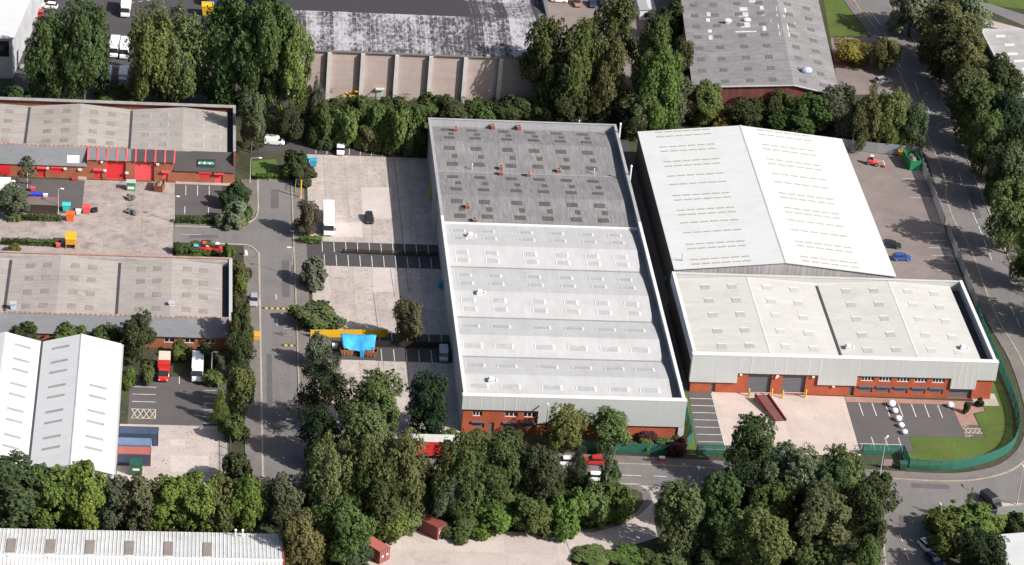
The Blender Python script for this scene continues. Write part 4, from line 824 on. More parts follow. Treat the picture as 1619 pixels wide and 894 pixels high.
# ------------------------------------------------------------------ containers, skips, machines
def container(label, m, topm, loc, rz, L=6.06, H=2.59, W=2.44, doors=1):
    t = thing('shipping_container', label, 'container', (loc[0], loc[1], .04), rz); b = MB(); hl, hw = L/2, W/2
    b.box(-hl+.05, hl-.05, -hw+.06, hw-.06, .12, H-.05)
    n = int(L/.4)
    for k in range(n):
        x = -hl+.2+k*(L-.4)/n
        for s in (-1, 1): b.box(x, x+.2, s*(hw-.06), s*(hw-.02), .2, H-.15)
    b.build('shell', m, t, world=False)
    MB().box(-hl+.06, hl-.06, -hw+.07, hw-.07, H-.05, H).build('roof', topm, t, world=False)
    f = MB()
    for x in (-hl, hl-.14):
        for y in (-hw, hw-.14): f.box(x, x+.14, y, y+.14, 0, H+.02)
    for z in (0, H-.1):
        for y in (-hw+.002, hw-.102): f.box(-hl+.14, hl-.14, y, y+.1, z+.003, z+.1)
        for x in (-hl+.002, hl-.122): f.box(x, x+.12, -hw+.14, hw-.14, z+.003, z+.1)
    f.build('corner_frame', topm, t, world=False)
    for s in (-1, 1):
        d = MB().box(hl-.05, hl-.01, s*.02, s*(hw-.15), .15, H-.15).build('door', m, t, world=False)
        MB().tube((hl+.02, s*.3, .2), (hl+.02, s*.3, H-.2), .03).tube((hl+.02, s*.8, .2), (hl+.02, s*.8, H-.2), .03).build('lock_bar', palem, d, world=False)
        MB().box(hl, hl+.01, s*.35, s*.75, 1.2, 1.6).build('placard', white_trim, d, world=False)
    return t
cy = lambda a, z=0: g(a[0], a[1], z)
container('navy blue container at the back of three in the concrete yard', cont_blue, cont_blue, cy((219, 690), 1.3), R(-.5), 7.2)
container('light blue container between the navy and the orange red ones', cont_lblue, cont_lblue, cy((212, 708), 1.3), R(-.5))
container('orange red topped container nearest of the three side by side', cont_blue, cont_redlt, cy((212, 722), 1.3), R(-.5))
container('dark red container with open end towards the south yard', cont_red, cont_red, cy((678, 830), 1.3), R(-44), 6.06)
container('paler red container at the left of the south yard partly under trees', cont_red, cont_redlt, cy((592, 869), 1.3), R(-48), 5.2)
X, Y = g(215, 748); t = thing('storage_box', 'dark green steel box with white label in front of the containers', 'storage box', (X, Y))
MB().box(X-1.1, X+1.1, Y-.9, Y+.9, .1, 2.2).build('body', green_p, t); MB().extr_x([(Y-1, 2.2), (Y+1, 2.2), (Y+1, 2.5), (Y-1, 2.3)], X-1.15, X+1.15).build('lid', green_p, t); MB().box(X-.6, X+.6, Y-.93, Y-.905, 1.1, 1.5).build('label_plate', white_trim, t)
def skip(name, label, m, X, Y, rz, L, W, H, fillm=None, cat='skip', slope=.5):
    t = thing(name, label, cat, (X, Y, .05), rz); a, b = L/2, W/2; o = MB()
    bot = [(-a+slope, -b+.1), (a-slope, -b+.1), (a-slope, b-.1), (-a+slope, b-.1)]; top = [(-a, -b), (a, -b), (a, b), (-a, b)]
    o.hexa(bot, 0, .06)
    for i in range(4):
        j = (i+1) % 4; p = [bot[i], bot[j], top[j], top[i]]; z = [0, 0, H, H]; c = .07
        o.quad(*[(q[0], q[1], zz) for q, zz in zip(p, z)]); o.quad(*[(q[0]*.97, q[1]*.95, zz+(.06 if zz == 0 else -.002)) for q, zz in zip(p[::-1], z[::-1])])
    o.build('hopper', m, t, world=False)
    r = MB()
    for x0, x1, y0, y1 in ((-a-.05, a+.05, -b-.05, -b+.06), (-a-.05, a+.05, b-.06, b+.05), (-a-.05, -a+.06, -b+.06, b-.06), (a-.06, a+.05, -b+.06, b-.06)): r.box(x0, x1, y0, y1, H, H+.1)
    r.build('rim', m, t, world=False)
    for x in (-a*.5, 0, a*.5):
        MB().box(x-.06, x+.06, -b-.04, -b+.08, .1, H-.02).build('stiffener', m, t, world=False)
    if fillm: MB().ball((0, 0, H*.55), a*.8, b*.8, H*.5, 12, 6, .15, 3).build('load', fillm, t, world=False)
    return t
rub = mat('rubble_fill', (.2, .17, .14), var=.4, scale=2)
X, Y = g(1440, 262); skip('green_skip', 'large green open skip with rubbish in the fenced car park corner', green_s, X, Y, R(98), 5.4, 2.5, 2.4, rub, slope=.3)
X, Y = g(252, 300); skip('rusty_skip', 'rusty brown open skip in front of the red units', rust, X, Y, R(80), 3.6, 1.9, 1.6, rub)
X, Y = g(112, 390); t = thing('orange_hopper', 'tall orange yellow box hopper with dark mouth beside the long hedge', 'hopper', (X, Y))
MB().box(X-1.0, X+1.0, Y-1.2, Y+1.8, 1.05, 2.3).box(X-1.0, X+1.0, Y+.2, Y+1.8, .1, 1.04).build('body', orange_p, t); MB().box(X-.9, X+.9, Y-.9, Y+.19, .3, 1.04).build('mouth', dark, t); MB().extr_x([(Y-1.3, 2.3), (Y+1.9, 2.3), (Y+1.8, 2.5), (Y-1.0, 2.45)], X-1.05, X+1.05).build('lid', yellow_p, t)
for q in (-.95, .85): MB().box(X+q, X+q+.1, Y-1.15, Y-1.0, .03, 1.04).build('leg', orange_p, t)
X, Y = g(548, 560); skip('brown_skip', 'left of two brown skips beneath the blue tarpaulin', rust, X, Y, R(5), 2.6, 1.7, 1.2, brown_m, slope=.3)
X, Y = g(586, 563); skip('brown_skip', 'right of two brown skips beneath the blue tarpaulin', rust, X, Y, R(-5), 2.4, 1.7, 1.2, brown_m, slope=.3)
# blue tarpaulin over a timber frame
X, Y = g(566, 558); t = thing('tarpaulin_shelter', 'bright blue tarpaulin stretched over stacked skips beside the bays', 'tarpaulin', (X, Y))
tp = MB(); nx, ny = 18, 10; rd = random.Random(8)
hh = lambda u, v: 2.7-.5*v+.25*math.sin(u*9+v*3)*(.3+v)-.45*abs(2*u-1)**2*v
for i in range(nx+1):
    for j in range(ny+1):
        u, v = i/nx, j/ny; drop = 1.5*v*max(0, 1-abs(2*u-1.05)*1.25)
        tp.v.append((X-3.5+7*u+.5*(1-2*u)*v*1.1, Y+2.4-3.7*v, hh(u, v)-drop*v+rd.uniform(-.05, .05)))
for i in range(nx):
    for j in range(ny): a = i*(ny+1)+j; tp.f.append((a, a+1, a+ny+2, a+ny+1))
o = tp.build('sheet', blue_t, t, smooth=True); sm = o.modifiers.new('thick', 'SOLIDIFY'); sm.thickness = .03
for x, y in ((-3.3, 2.2), (3.3, 2.2), (-2.7, -1.1), (2.8, -1.1)): MB().tube((X+x, Y+y, 0), (X+x, Y+y, 2.0), .08).build('post', brown_m, t)
MB().box(X+.3, X+1.1, Y-1.9, Y-1.7, .1, 1.6).build('hanging_flap', blue_bin, t)
def bin_(label, m, X, Y, s=1., name='wheeled_bin', cat='bin', rz=0):
    t = thing(name, label, cat, (X, Y, .05), rz)
    MB().hexa([(-.5*s, -.35*s), (.5*s, -.35*s), (.5*s, .35*s), (-.5*s, .35*s)], .15, 1.15*s, [(-.62*s, -.48*s), (.62*s, -.48*s), (.62*s, .48*s), (-.62*s, .48*s)]).build('tub', m, t, world=False)
    MB().extr_x([(-.52*s, 1.15*s), (.52*s, 1.15*s), (.5*s, 1.35*s), (0, 1.42*s), (-.5*s, 1.25*s)], -.66*s, .66*s).build('lid', m, t, world=False)
    for x in (-.4, .4):
        for y in (-.25, .25): MB().tube((x*s, y*s-.05, .1), (x*s, y*s+.05, .1), .1, .1, 8).build('castor', rubber, t, world=False)
    return t
for i, (x, y, m, s, lab) in enumerate(((484, 258, teal_p, 1.3, 'pale turquoise bin left of two beside the ivy bush'), (495, 263, blue_bin, 1.5, 'larger blue bin right of two beside the ivy bush'), (105, 334, teal_p, 1.6, 'turquoise crate behind the orange bin'), (111, 349, mat('orange_plastic', (.75, .13, .03), .5, obj=True), 1.7, 'orange bin at the end of the dark timber store'), (124, 340, white_trim, 1.1, 'white sack like bin between orange and red bins'), (137, 337, red_lt, 1.6, 'pinkish red bin next to the black tyres'), (54, 314, royal, 1.2, 'deep blue tub under a red crate by the timber store'), (64, 313, royal, 1.0, 'second deep blue tub beside a white sack'), (72, 314, white_trim, .9, 'white sack by the blue tubs'), (52, 303, red_lt, .9, 'red crate above the blue tubs'), (92, 392, red_lt, .9, 'small red bin beside the orange hopper'), (1424, 247, yellow_p, 1.3, 'yellow bin beside the big green skip'), (529, 552, white_trim, 1.0, 'white bulk bag left of the blue tarpaulin'), (698, 455, blue_bin, 1.2, 'blue bin in the shadow by the west wall'), (1427, 742, green_p, 1.4, 'dark green grit bin at the corner of the green fence'), (1055, 452, green_p, 1.5, 'green bin in the dark alley between warehouses'))):
    X, Y = g(x, y); bin_(lab, m, X, Y, s*.82)
for i, (x, y) in enumerate(((147, 336), (151, 335))):
    X, Y = g(x, y); t = thing('tyre_stack', ('left', 'right')[i] + ' stack of black tyres beside the red bin', 'tyres', (X, Y))
    for k in range(3): MB().tube((X, Y, .05+.28*k), (X, Y, .3+.28*k), .5, .5, 12).build('tyre', rubber, t)
bin_('yellow topped pale skip bin behind the pale poplars', yellow_p, *g(328, 24), 2.2, 'yellow_bin', 'bin')
# dark timber store and its back wall
X, Y = g(67, 336); t = thing('timber_store', 'dark brown timber open store behind the clipped hedge', 'store', (X, Y))
MB().box(X-3, X+3, Y-.9, Y-.75, 0, 2.2).build('front_boarding', flat('dark_timber', (.055, .038, .03)), t); MB().box(X-3, X+3, Y+1.6, Y+1.75, 0, 2.3).build('back_boarding', brown_m, t); MB().extr_x([(Y-1, 2.2), (Y+1.9, 2.35), (Y+1.9, 2.45), (Y-1, 2.3)], X-3.1, X+3.1).build('roof', mat('felt_roof', (.16, .13, .12), obj=True), t); MB().box(X-3.1, X+3.1, Y+1.9, Y+2, 2.3, 2.5).build('red_edge', red_lt, t)
def machine(name, label, X, Y, rz, m1, m2, cat='machine'):
    t = thing(name, label, cat, (X, Y, .05), rz)
    loft(MB(), [(-1.3, .55, .5, 1.2, .5), (-1.1, .6, .45, 1.35, .55), (.2, .6, .45, 1.3, .5), (1.3, .5, .5, 1.0, .4)]).build('body', m1, t, world=False)
    MB().hexa([(-.7, -.5), (.1, -.5), (.1, .5), (-.7, .5)], 1.3, 2.1, [(-.6, -.42), (0, -.42), (0, .42), (-.6, .42)]).build('cab', glass, t, world=False)
    MB().box(-.68, .08, -.5, .5, 2.1, 2.2).build('cab_roof', m2, t, world=False)
    MB().tube((1.1, 0, .9), (2.2, 0, 1.5), .1).tube((2.2, 0, 1.5), (2.8, 0, .4), .09).build('boom', m2, t, world=False)
    MB().hexa([(2.5, -.5), (3.0, -.5), (3.0, .5), (2.5, .5)], .1, .6).build('bucket', m1, t, world=False)
    wheels(t, (-.8, .9), .72, .42, .28); return t
X, Y = g(325, 399); machine('red_tractor', 'small blue and red tractor standing in the planted corner bed', X, Y, R(-5), red_paint, red_lt, 'tractor')
X, Y = g(314, 397); t = thing('drum_tank', 'light blue cylindrical tank left of the red tractor', 'tank', (X, Y)); MB().tube((X-1, Y, 1.0), (X+1, Y, 1.0), .55, .55, 14).build('tank', flat('sky_blue_paint', (.12, .36, .66)), t); MB().box(X-.8, X-.6, Y-.5, Y+.5, .03, .6).build('cradle', steel, t); MB().box(X+.6, X+.8, Y-.5, Y+.5, .03, .6).build('cradle', steel, t)
X, Y = g(341, 400); machine('red_mower', 'red and white machine right of the tractor in the corner bed', X, Y, R(170), red_paint, white_trim)
X, Y = g(1379, 261); machine('red_loader', 'small red and white loader on a pale slab by the grey fence', X, Y, R(-20), red_lt, white_trim, 'loader')
X, Y = g(207, 300); t = thing('green_cabinet', 'green and white machine cabinet standing in front of the red roller doors', 'cabinet', (X, Y)); MB().box(X-.9, X+.9, Y-.6, Y+.6, .1, 1.9).build('body', green_s, t); MB().box(X-1, X+1, Y-.8, Y+.7, 1.9, 2.05).build('top', palem, t); MB().box(X-.7, X+.7, Y-.66, Y-.61, .4, 1.0).build('panel', white_trim, t)
for i, (x, y, lab) in enumerate(((206, 316, 'dark grey scrap heap of metal below the green cabinet'), (208, 338, 'heap of black cable coils on the forecourt concrete'))):
    X, Y = g(x, y); t = thing('scrap_heap', lab, 'scrap heap', (X, Y)); rd = random.Random(i); b = MB(); 
    for k in range(9): b.ball((X+rd.uniform(-.9, .9), Y+rd.uniform(-.7, .7), rd.uniform(.2, .7)), .45, .4, .35, 8, 5, .25, k)
    b.build('pile', flat('scrap_metal', (.09, .09, .095), var=.4), t); c = MB()
    for k in range(7): a = rd.uniform(0, 6.3); c.tube((X+math.cos(a)*.2, Y+math.sin(a)*.2, .4), (X+math.cos(a)*1.3, Y+math.sin(a)*1.1, rd.uniform(.3, 1.3)), .05)
    c.build('bar', steel, t)
for i, (x, y, lab) in enumerate(((130, 284, 'flat beige pallet stack by the left unit wall'), (118, 285, 'small dark red pallet by the left unit wall'))):
    X, Y = g(x, y); t = thing('pallet_stack', lab, 'pallets', (X, Y)); 
    for k in range(3): MB().box(X-.9+.3*i, X+.9-.3*i, Y-.5, Y+.5, .05+.16*k, .17+.16*k).build('pallet', (mat('beige_wood', (.42, .33, .24), obj=True) if i == 0 else red_dull), t)
# loading ramp
a0, a1, b0, b1 = g(1194, 627, .9), g(1214, 627, .9), g(1225, 665, .3), g(1243, 664, .3)
t = thing('loading_ramp', 'dark red steel loading ramp on the concrete apron by the roller doors', 'ramp', (*g(1218, 650), 0))
d = MB(); d.quad((*a0, 1.25), (*b0, .15), (*b1, .15), (*a1, 1.25)); d.quad((*a1, 1.17), (*b1, .07), (*b0, .07), (*a0, 1.17)); d.build('deck', mat('red_deck', (.14, .055, .052), obj=True, var=.2), t)
for p, q in ((a0, b0), (a1, b1)):
    s = MB(); u = (Vector(p)-Vector(q)).normalized(); n = Vector((-u.y, u.x))*.09
    s.quad((p[0]-n.x, p[1]-n.y, 1.0), (q[0]-n.x, q[1]-n.y, 0), (q[0]-n.x, q[1]-n.y, .5), (p[0]-n.x, p[1]-n.y, 1.65)); s.quad((q[0]+n.x, q[1]+n.y, 0), (p[0]+n.x, p[1]+n.y, 1.0), (p[0]+n.x, p[1]+n.y, 1.65), (q[0]+n.x, q[1]+n.y, .5)); s.quad((p[0]-n.x, p[1]-n.y, 1.65), (q[0]-n.x, q[1]-n.y, .5), (q[0]+n.x, q[1]+n.y, .5), (p[0]+n.x, p[1]+n.y, 1.65))
    s.build('side_rail', mat('ramp_red', (.24, .04, .04), obj=True), t)
for p in (a0, a1): MB().box(p[0]-.12, p[0]+.12, p[1]-.12, p[1]+.12, .03, 1.2).build('leg', rust, t)
# white boulders and yellow posts
for i, (cx, cy_, s, lab) in enumerate(((392, 300, .95, 'topmost of five white boulders crossing the car park'), (418, 352, .8, 'second white boulder down the line in the car park'), (445, 415, .85, 'middle white boulder of the line in the car park'), (467, 465, .75, 'fourth white boulder down the line in the car park'), (494, 518, .75, 'lowest white boulder of the line in the car park'), (853, 308, .85, 'lone white boulder beside the brick paving'))):
    X, Y = g(1330+cx/4.965, 580+cy_/4.965+2, 0); t = MB().ball((0, 0, s*.62), s*.86, s*.8, s*.66, 14, 9, .06, i).build('boulder', stone, smooth=True); t.location = (X, Y, .03); tag(t, lab, 'boulder', 'white boulders on the car park')
for i, (cx, cy_) in enumerate(((612, 235), (792, 240), (877, 250), (1058, 245))):
    X, Y = g(1060+cx/4.967, 580+cy_/4.967); t = thing('yellow_bollard', ('yellow', 'yellow', 'yellow', 'yellow')[i] + ' post at the ' + ('left jamb of the left roller door', 'right jamb of the left roller door', 'left jamb of the right roller door', 'right jamb of the right roller door')[i], 'bollard', (X, Y), group='yellow bollards by the roller doors')
    MB().tube((X, Y, 0), (X, Y, 1.75), .17, .17, 10).build('post', yellow_p, t); MB().ball((X, Y, 1.75), .17, .17, .12, 10, 5).build('cap', yellow_p, t)
for i, c in enumerate(((612, 792, 187, 190), (877, 1058, 200, 203))):
    xa, ya = g(1060+c[0]/4.967, 580+240/4.967); xb, yb = g(1060+c[1]/4.967, 580+245/4.967); t = thing('guard_rail', 'pale guard rail in front of the ' + ('left', 'right') [i] + ' roller door', 'rail', (xa, ya)); MB().tube((xa+.2, ya, 1.1), (xb-.2, ya, 1.1), .06).build('rail', palem, t); MB().tube((xa+.3, ya, 0), (xa+.3, ya, 1.1), .05).tube((xb-.3, ya, 0), (xb-.3, ya, 1.1), .05).build('post', palem, t)
for i, (x, y, lab) in enumerate(((475, 313, 'tall yellow post at the yard entrance'), (679, 318, 'yellow post against the shaded west wall'), (681, 306, 'second yellow post against the shaded west wall, further north'))):
    X, Y = g(x, y); t = thing('yellow_post', lab, 'post', (X, Y)); MB().tube((X, Y, 0), (X, Y, 4.2-(i > 0)*1.6), .16, .16, 10).build('post', yellow_p, t); MB().box(X-.3, X+.3, Y-.3, Y+.3, 0, .15).build('base', concrete, t)
X, Y = g(403, 536); t = thing('grit_bin', 'yellow orange grit bin on the pavement edge', 'grit bin', (X, Y)); MB().hexa([(X-.75, Y-.5), (X+.75, Y-.5), (X+.75, Y+.5), (X-.75, Y+.5)], .11, 1.0, [(X-.9, Y-.6), (X+.9, Y-.6), (X+.9, Y+.6), (X-.9, Y+.6)]).build('tub', yellow_p, t); MB().extr_x([(Y-.65, 1.0), (Y+.65, 1.0), (Y+.6, 1.35), (Y-.5, 1.15)], X-.95, X+.95).build('lid', orange_p, t)

# ------------------------------------------------------------------ fences, gates, posts
POSTS = {}
def fence(name, label, pts, H, m, step=2.75, pale=.18, wd=.066, z0=0., solid=False):
    P = [Vector((p[0], p[1])) for p in pts]; t = thing(name, label, 'fence', (*P[0], 0))
    pn = MB(); rl = MB(); posts = []; acc = 0
    for a, b in zip(P[:-1], P[1:]):
        L = (b-a).length; d = (b-a)/L; n = Vector((-d.y, d.x)); k = int(L/pale)
        if solid: pn.hexa([a+n*.03, a-n*.03, b-n*.03, b+n*.03], z0+.1, H)
        else:
            for i in range(k):
                c = a+d*(L*(i+.5)/k); e = d*wd; q = n*.015
                pn.quad((*(c-e), z0+.1), (*(c+e), z0+.1), (*(c+e), H-.1), (*(c-e), H-.1)) if False else pn.hexa([c-e+q, c-e-q, c+e-q, c+e+q], z0+.08, H)
        for z in (z0+.4, H-.35): rl.hexa([a+n*.09, a+n*.04, b+n*.04, b+n*.09], z, z+.08)
        m_ = max(1, round(L/step)); posts += [a+d*(L*i/m_) + n*.16 for i in range(m_)]
    posts.append(P[-1]+Vector((.05, .16)))
    pn.build('panel', m, t); rl.build('rail', m, t)
    key = (m.name, H)
    if key not in POSTS:
        me = bpy.data.meshes.new('post'); b = MB().box(-.06, .06, -.06, .06, 0, H+.05); me.from_pydata(b.v, [], b.f); me.materials.append(m); POSTS[key] = me
    for p in posts: o = bpy.data.objects.new('post', POSTS[key]); COL.objects.link(o); o.parent = t; o.location = (p.x-P[0].x, p.y-P[0].y, 0)
    return t
gpal = flat('galvanised_paling', (.33, .345, .37), .5, metal=.2)
fence('green_fence', 'green palisade fence curving round the lawn at the road bend', smooth_pts([(68.8, -65.8), (77, -66.2), (86.2, -62.2), (91.5, -56), (94.3, -44), (94.6, -20), (95.0, -6)], 4), 2.2, green_f)
fence('green_fence', 'short green palisade fence stepping back by the notice board', [(60.8, -61.6), (68.6, -61.4), (68.8, -65.6)], 2.2, green_f)
fence('green_fence', 'green palisade fence in front of the shrubs of the long white warehouse', [(6, -62.4), (15, -62.8), (25.6, -63.2), (28.9, -58.6), (29.2, -41)], 2.2, green_f)
fence('green_fence', 'green palisade fence across the foot of the marked bays', [(29.2, -62.6), (36, -62.8), (46, -62.8)], 2.2, green_f)
fence('grey_fence', 'grey palisade fence along the east side of the parking facing the road', [(96.9, 62.5), (96.6, 50), (96.0, 30)], 2.4, gpal)
fence('grey_fence', 'grey palisade fence continuing south of the parking gateway', [(96.0, 27), (95.6, 10), (95.2, -5.5)], 2.4, gpal)
fence('grey_fence', 'grey palisade fence across the north end of the parking', [(78, 65.8), (88, 64), (96.8, 63)], 2.6, gpal, pale=.15)
fence('yellow_fence', 'solid yellow fence panel beside the large bush by the road', [(-41.4, -24.2), (-33.4, -23.7), (-26.5, -23.3)], 1.8, yellow_p, solid=True)
fence('timber_fence', 'low rail fence toned dark as its shadow dividing the two rows of middle bays', [(-34, 10.0), (-14.6, 9.8)], 1.1, mat('shadow_dark_rail', (.04, .03, .02), obj=True), solid=False, pale=.3, wd=.1)  # rails coloured nearly black in place of the shadow along this line
fence('dark_fence', 'dark close boarded fence dividing the southern bays', [(-29.8, -27.1), (-14.6, -27)], 1.5, dark, solid=True)
fence('steel_fence', 'dark steel railing along the lorry court and pavement', [(-57, -56.5), (-56.8, -79)], 2.1, flat('dark_steel', (.1, .1, .105)), pale=.4, wd=.05)
fence('white_fence', 'pale grey panel fence beside the lawn at the lower right', px((1575, 815), (1640, 812)), 1.9, gpal)
for i, (x, y, lab) in enumerate(((455, 532, 'grey steel gate leaf standing open beside the road by the yellow fence'), (467, 300, 'grey steel gate leaf at the northern yard entrance'))):
    X, Y = g(x, y); t = thing('steel_gate', lab, 'gate', (X, Y)); f = MB(); q = .9 if i == 0 else .12; r = .12 if i == 0 else 1.6
    for k in range(7): f.box(X-q+2*q*k/6-.03, X-q+2*q*k/6+.03, Y-r+2*r*k/6-.03, Y-r+2*r*k/6+.03, .1, 1.9)
    f.build('bar', steel, t); MB().tube((X-q, Y-r, .2), (X+q, Y+r, .2), .05).tube((X-q, Y-r, 1.8), (X+q, Y+r, 1.8), .05).build('frame', steel, t)
X, Y = g(1362, 708); t = thing('barrier_rail', 'pale low barrier rail along the front edge of the marked car park', 'rail', (X, Y))
MB().tube((X-.5, Y, .9), (X+7.5, Y-.1, .9), .07).build('rail', palem, t)
for k in range(5): MB().tube((X+1.8*k, Y, 0), (X+1.8*k, Y, .9), .06).build('post', palem, t)
def lamp(label, X, Y, H, arm, rz):
    t = thing('street_lamp', label, 'street lamp', (X, Y), rz)
    MB().tube((0, 0, 0), (0, 0, 1.3), .12, .12, 10).tube((0, 0, 1.3), (0, 0, H), .09, .05, 10).build('column', palem, t, world=False)
    MB().tube((0, 0, H-.03), (arm, 0, H+.15), .045).build('arm', palem, t, world=False)
    loft(MB(), [(arm-.05, .08, H+.05, H+.2, .06), (arm+.2, .18, H+.03, H+.24, .12), (arm+.75, .15, H+.06, H+.2, .1)]).build('lamp_head', white_trim, t, world=False); return t
for x, y, H, arm, rz, lab in ((334, 597, 5.5, .4, 0, 'thin grey lamp column beside the white lorry'), (92, 340, 6, .4, 0, 'grey lamp column at the end of the dark timber store'), (275, 352, 6, .3, 0, 'lamp column at the corner of the marked bays'), (395, 290, 6, 1.6, 0, 'lamp column with long arm beside the rounded shrubs'), (861, 697, 7.5, .3, 90, 'lamp column in front of the long white warehouse'), (1391, 752, 8, .4, 60, 'tall lamp column at the notice board by the junction'), (1607, 799, 8, .4, 90, 'tall lamp column at the right hand road bend'), (1481, 850, 6.5, .5, 100, 'lamp column rising from the bright bush at the lower right'), (1573, 284, 6, .4, 180, 'lamp column against the dark trees by the right road'), (461, 437, 6.5, .5, 180, 'lamp column at the kerb opposite the silver car'), (1346, 238, 7, .2, 0, 'pale lamp column at the north corner of the white warehouse')):
    X, Y = g(x, y); lamp(lab, X, Y, H, arm, R(rz))
X, Y = g(1402, 742); t = thing('notice_board', 'pinkish notice board on two posts beside the green fence', 'notice board', (X, Y)); MB().box(X-.8, X+.8, Y-.06, Y+.06, .8, 2.1).build('panel', mat('notice_pink', (.3, .2, .24), obj=True), t); MB().tube((X-.7, Y+.1, 0), (X-.7, Y+.1, 2.2), .06).tube((X+.7, Y+.1, 0), (X+.7, Y+.1, 2.2), .06).build('post', dark, t)
X, Y = g(1046, 730); t = thing('utility_box', 'small red and white box on the pavement by the green fence', 'utility box', (X, Y)); MB().box(X-.5, X+.5, Y-.3, Y+.3, .1, .9).build('body', red_lt, t); MB().box(X-.55, X+.55, Y-.35, Y+.35, .9, 1.0).build('cap', white_trim, t)
X, Y = g(388, 404); t = thing('stone_marker', 'rounded white marker stone at the corner of the estate road', 'marker stone', (X, Y)); MB().ball((X, Y, .5), .4, .35, .75, 10, 7).build('stone', stone, t, smooth=True); MB().box(X-.5, X+.5, Y-.4, Y+.4, .1, .2).build('plinth', kerbm, t)

#FOLIAGE
# ------------------------------------------------------------------ trees, shrubs and hedges
X, Y = g(561, 158); machine('yellow_digger', 'small yellow digger at the foot of the beige piered wall', X, Y, R(170), yellow_p, yellow_p, 'digger')
def unit(a): return a/np.maximum(np.linalg.norm(a, axis=1, keepdims=True), 1e-9)
def leaf_mesh(name, C, Rr, per, size, rng, centre, sq=1., flatten=.85, droop=0.):
    C = np.asarray(C, float); Rr = np.asarray(Rr, float); n = len(C)*per
    c = np.repeat(C, per, 0); r = np.repeat(Rr, per)[:, None]
    d = unit(rng.normal(size=(n, 3))); out = unit(c-np.asarray(centre)+1e-6); d = unit(d+.55*out+np.array([0, 0, .15]))
    inn = rng.uniform(size=(n, 1)) < .16; p = c+d*r*rng.uniform(.55, 1.15, (n, 1))*np.array([1, 1, flatten]); p = np.where(inn, np.asarray(centre)+(p-np.asarray(centre))*rng.uniform(.62, .95, (n, 1)), p); p[:, 2] -= droop*rng.uniform(0, 1, n)*r[:, 0]
    nn = unit(.5*d+.75*out+.5*rng.normal(size=(n, 3))+np.array([0, 0, .15]))
    a = unit(np.cross(nn, rng.normal(size=(n, 3)))); b = np.cross(nn, a)
    s = size*rng.uniform(.6, 1.25, (n, 1)); p[:, 2] = np.maximum(p[:, 2], .015)
    v = np.stack([p-a*s, p-b*s*.62*sq-nn*s*.1, p+a*s, p+b*s*.62*sq-nn*s*.1], 1).reshape(-1, 3)
    me = bpy.data.meshes.new(name); me.vertices.add(4*n); me.vertices.foreach_set('co', v.ravel()); me.loops.add(4*n)
    me.loops.foreach_set('vertex_index', np.arange(4*n, dtype=np.int32)); me.polygons.add(n); me.polygons.foreach_set('loop_start', np.arange(0, 4*n, 4, dtype=np.int32)); me.polygons.foreach_set('loop_total', np.full(n, 4, np.int32))
    me.materials.append(leaf); me.update(calc_edges=True); return me
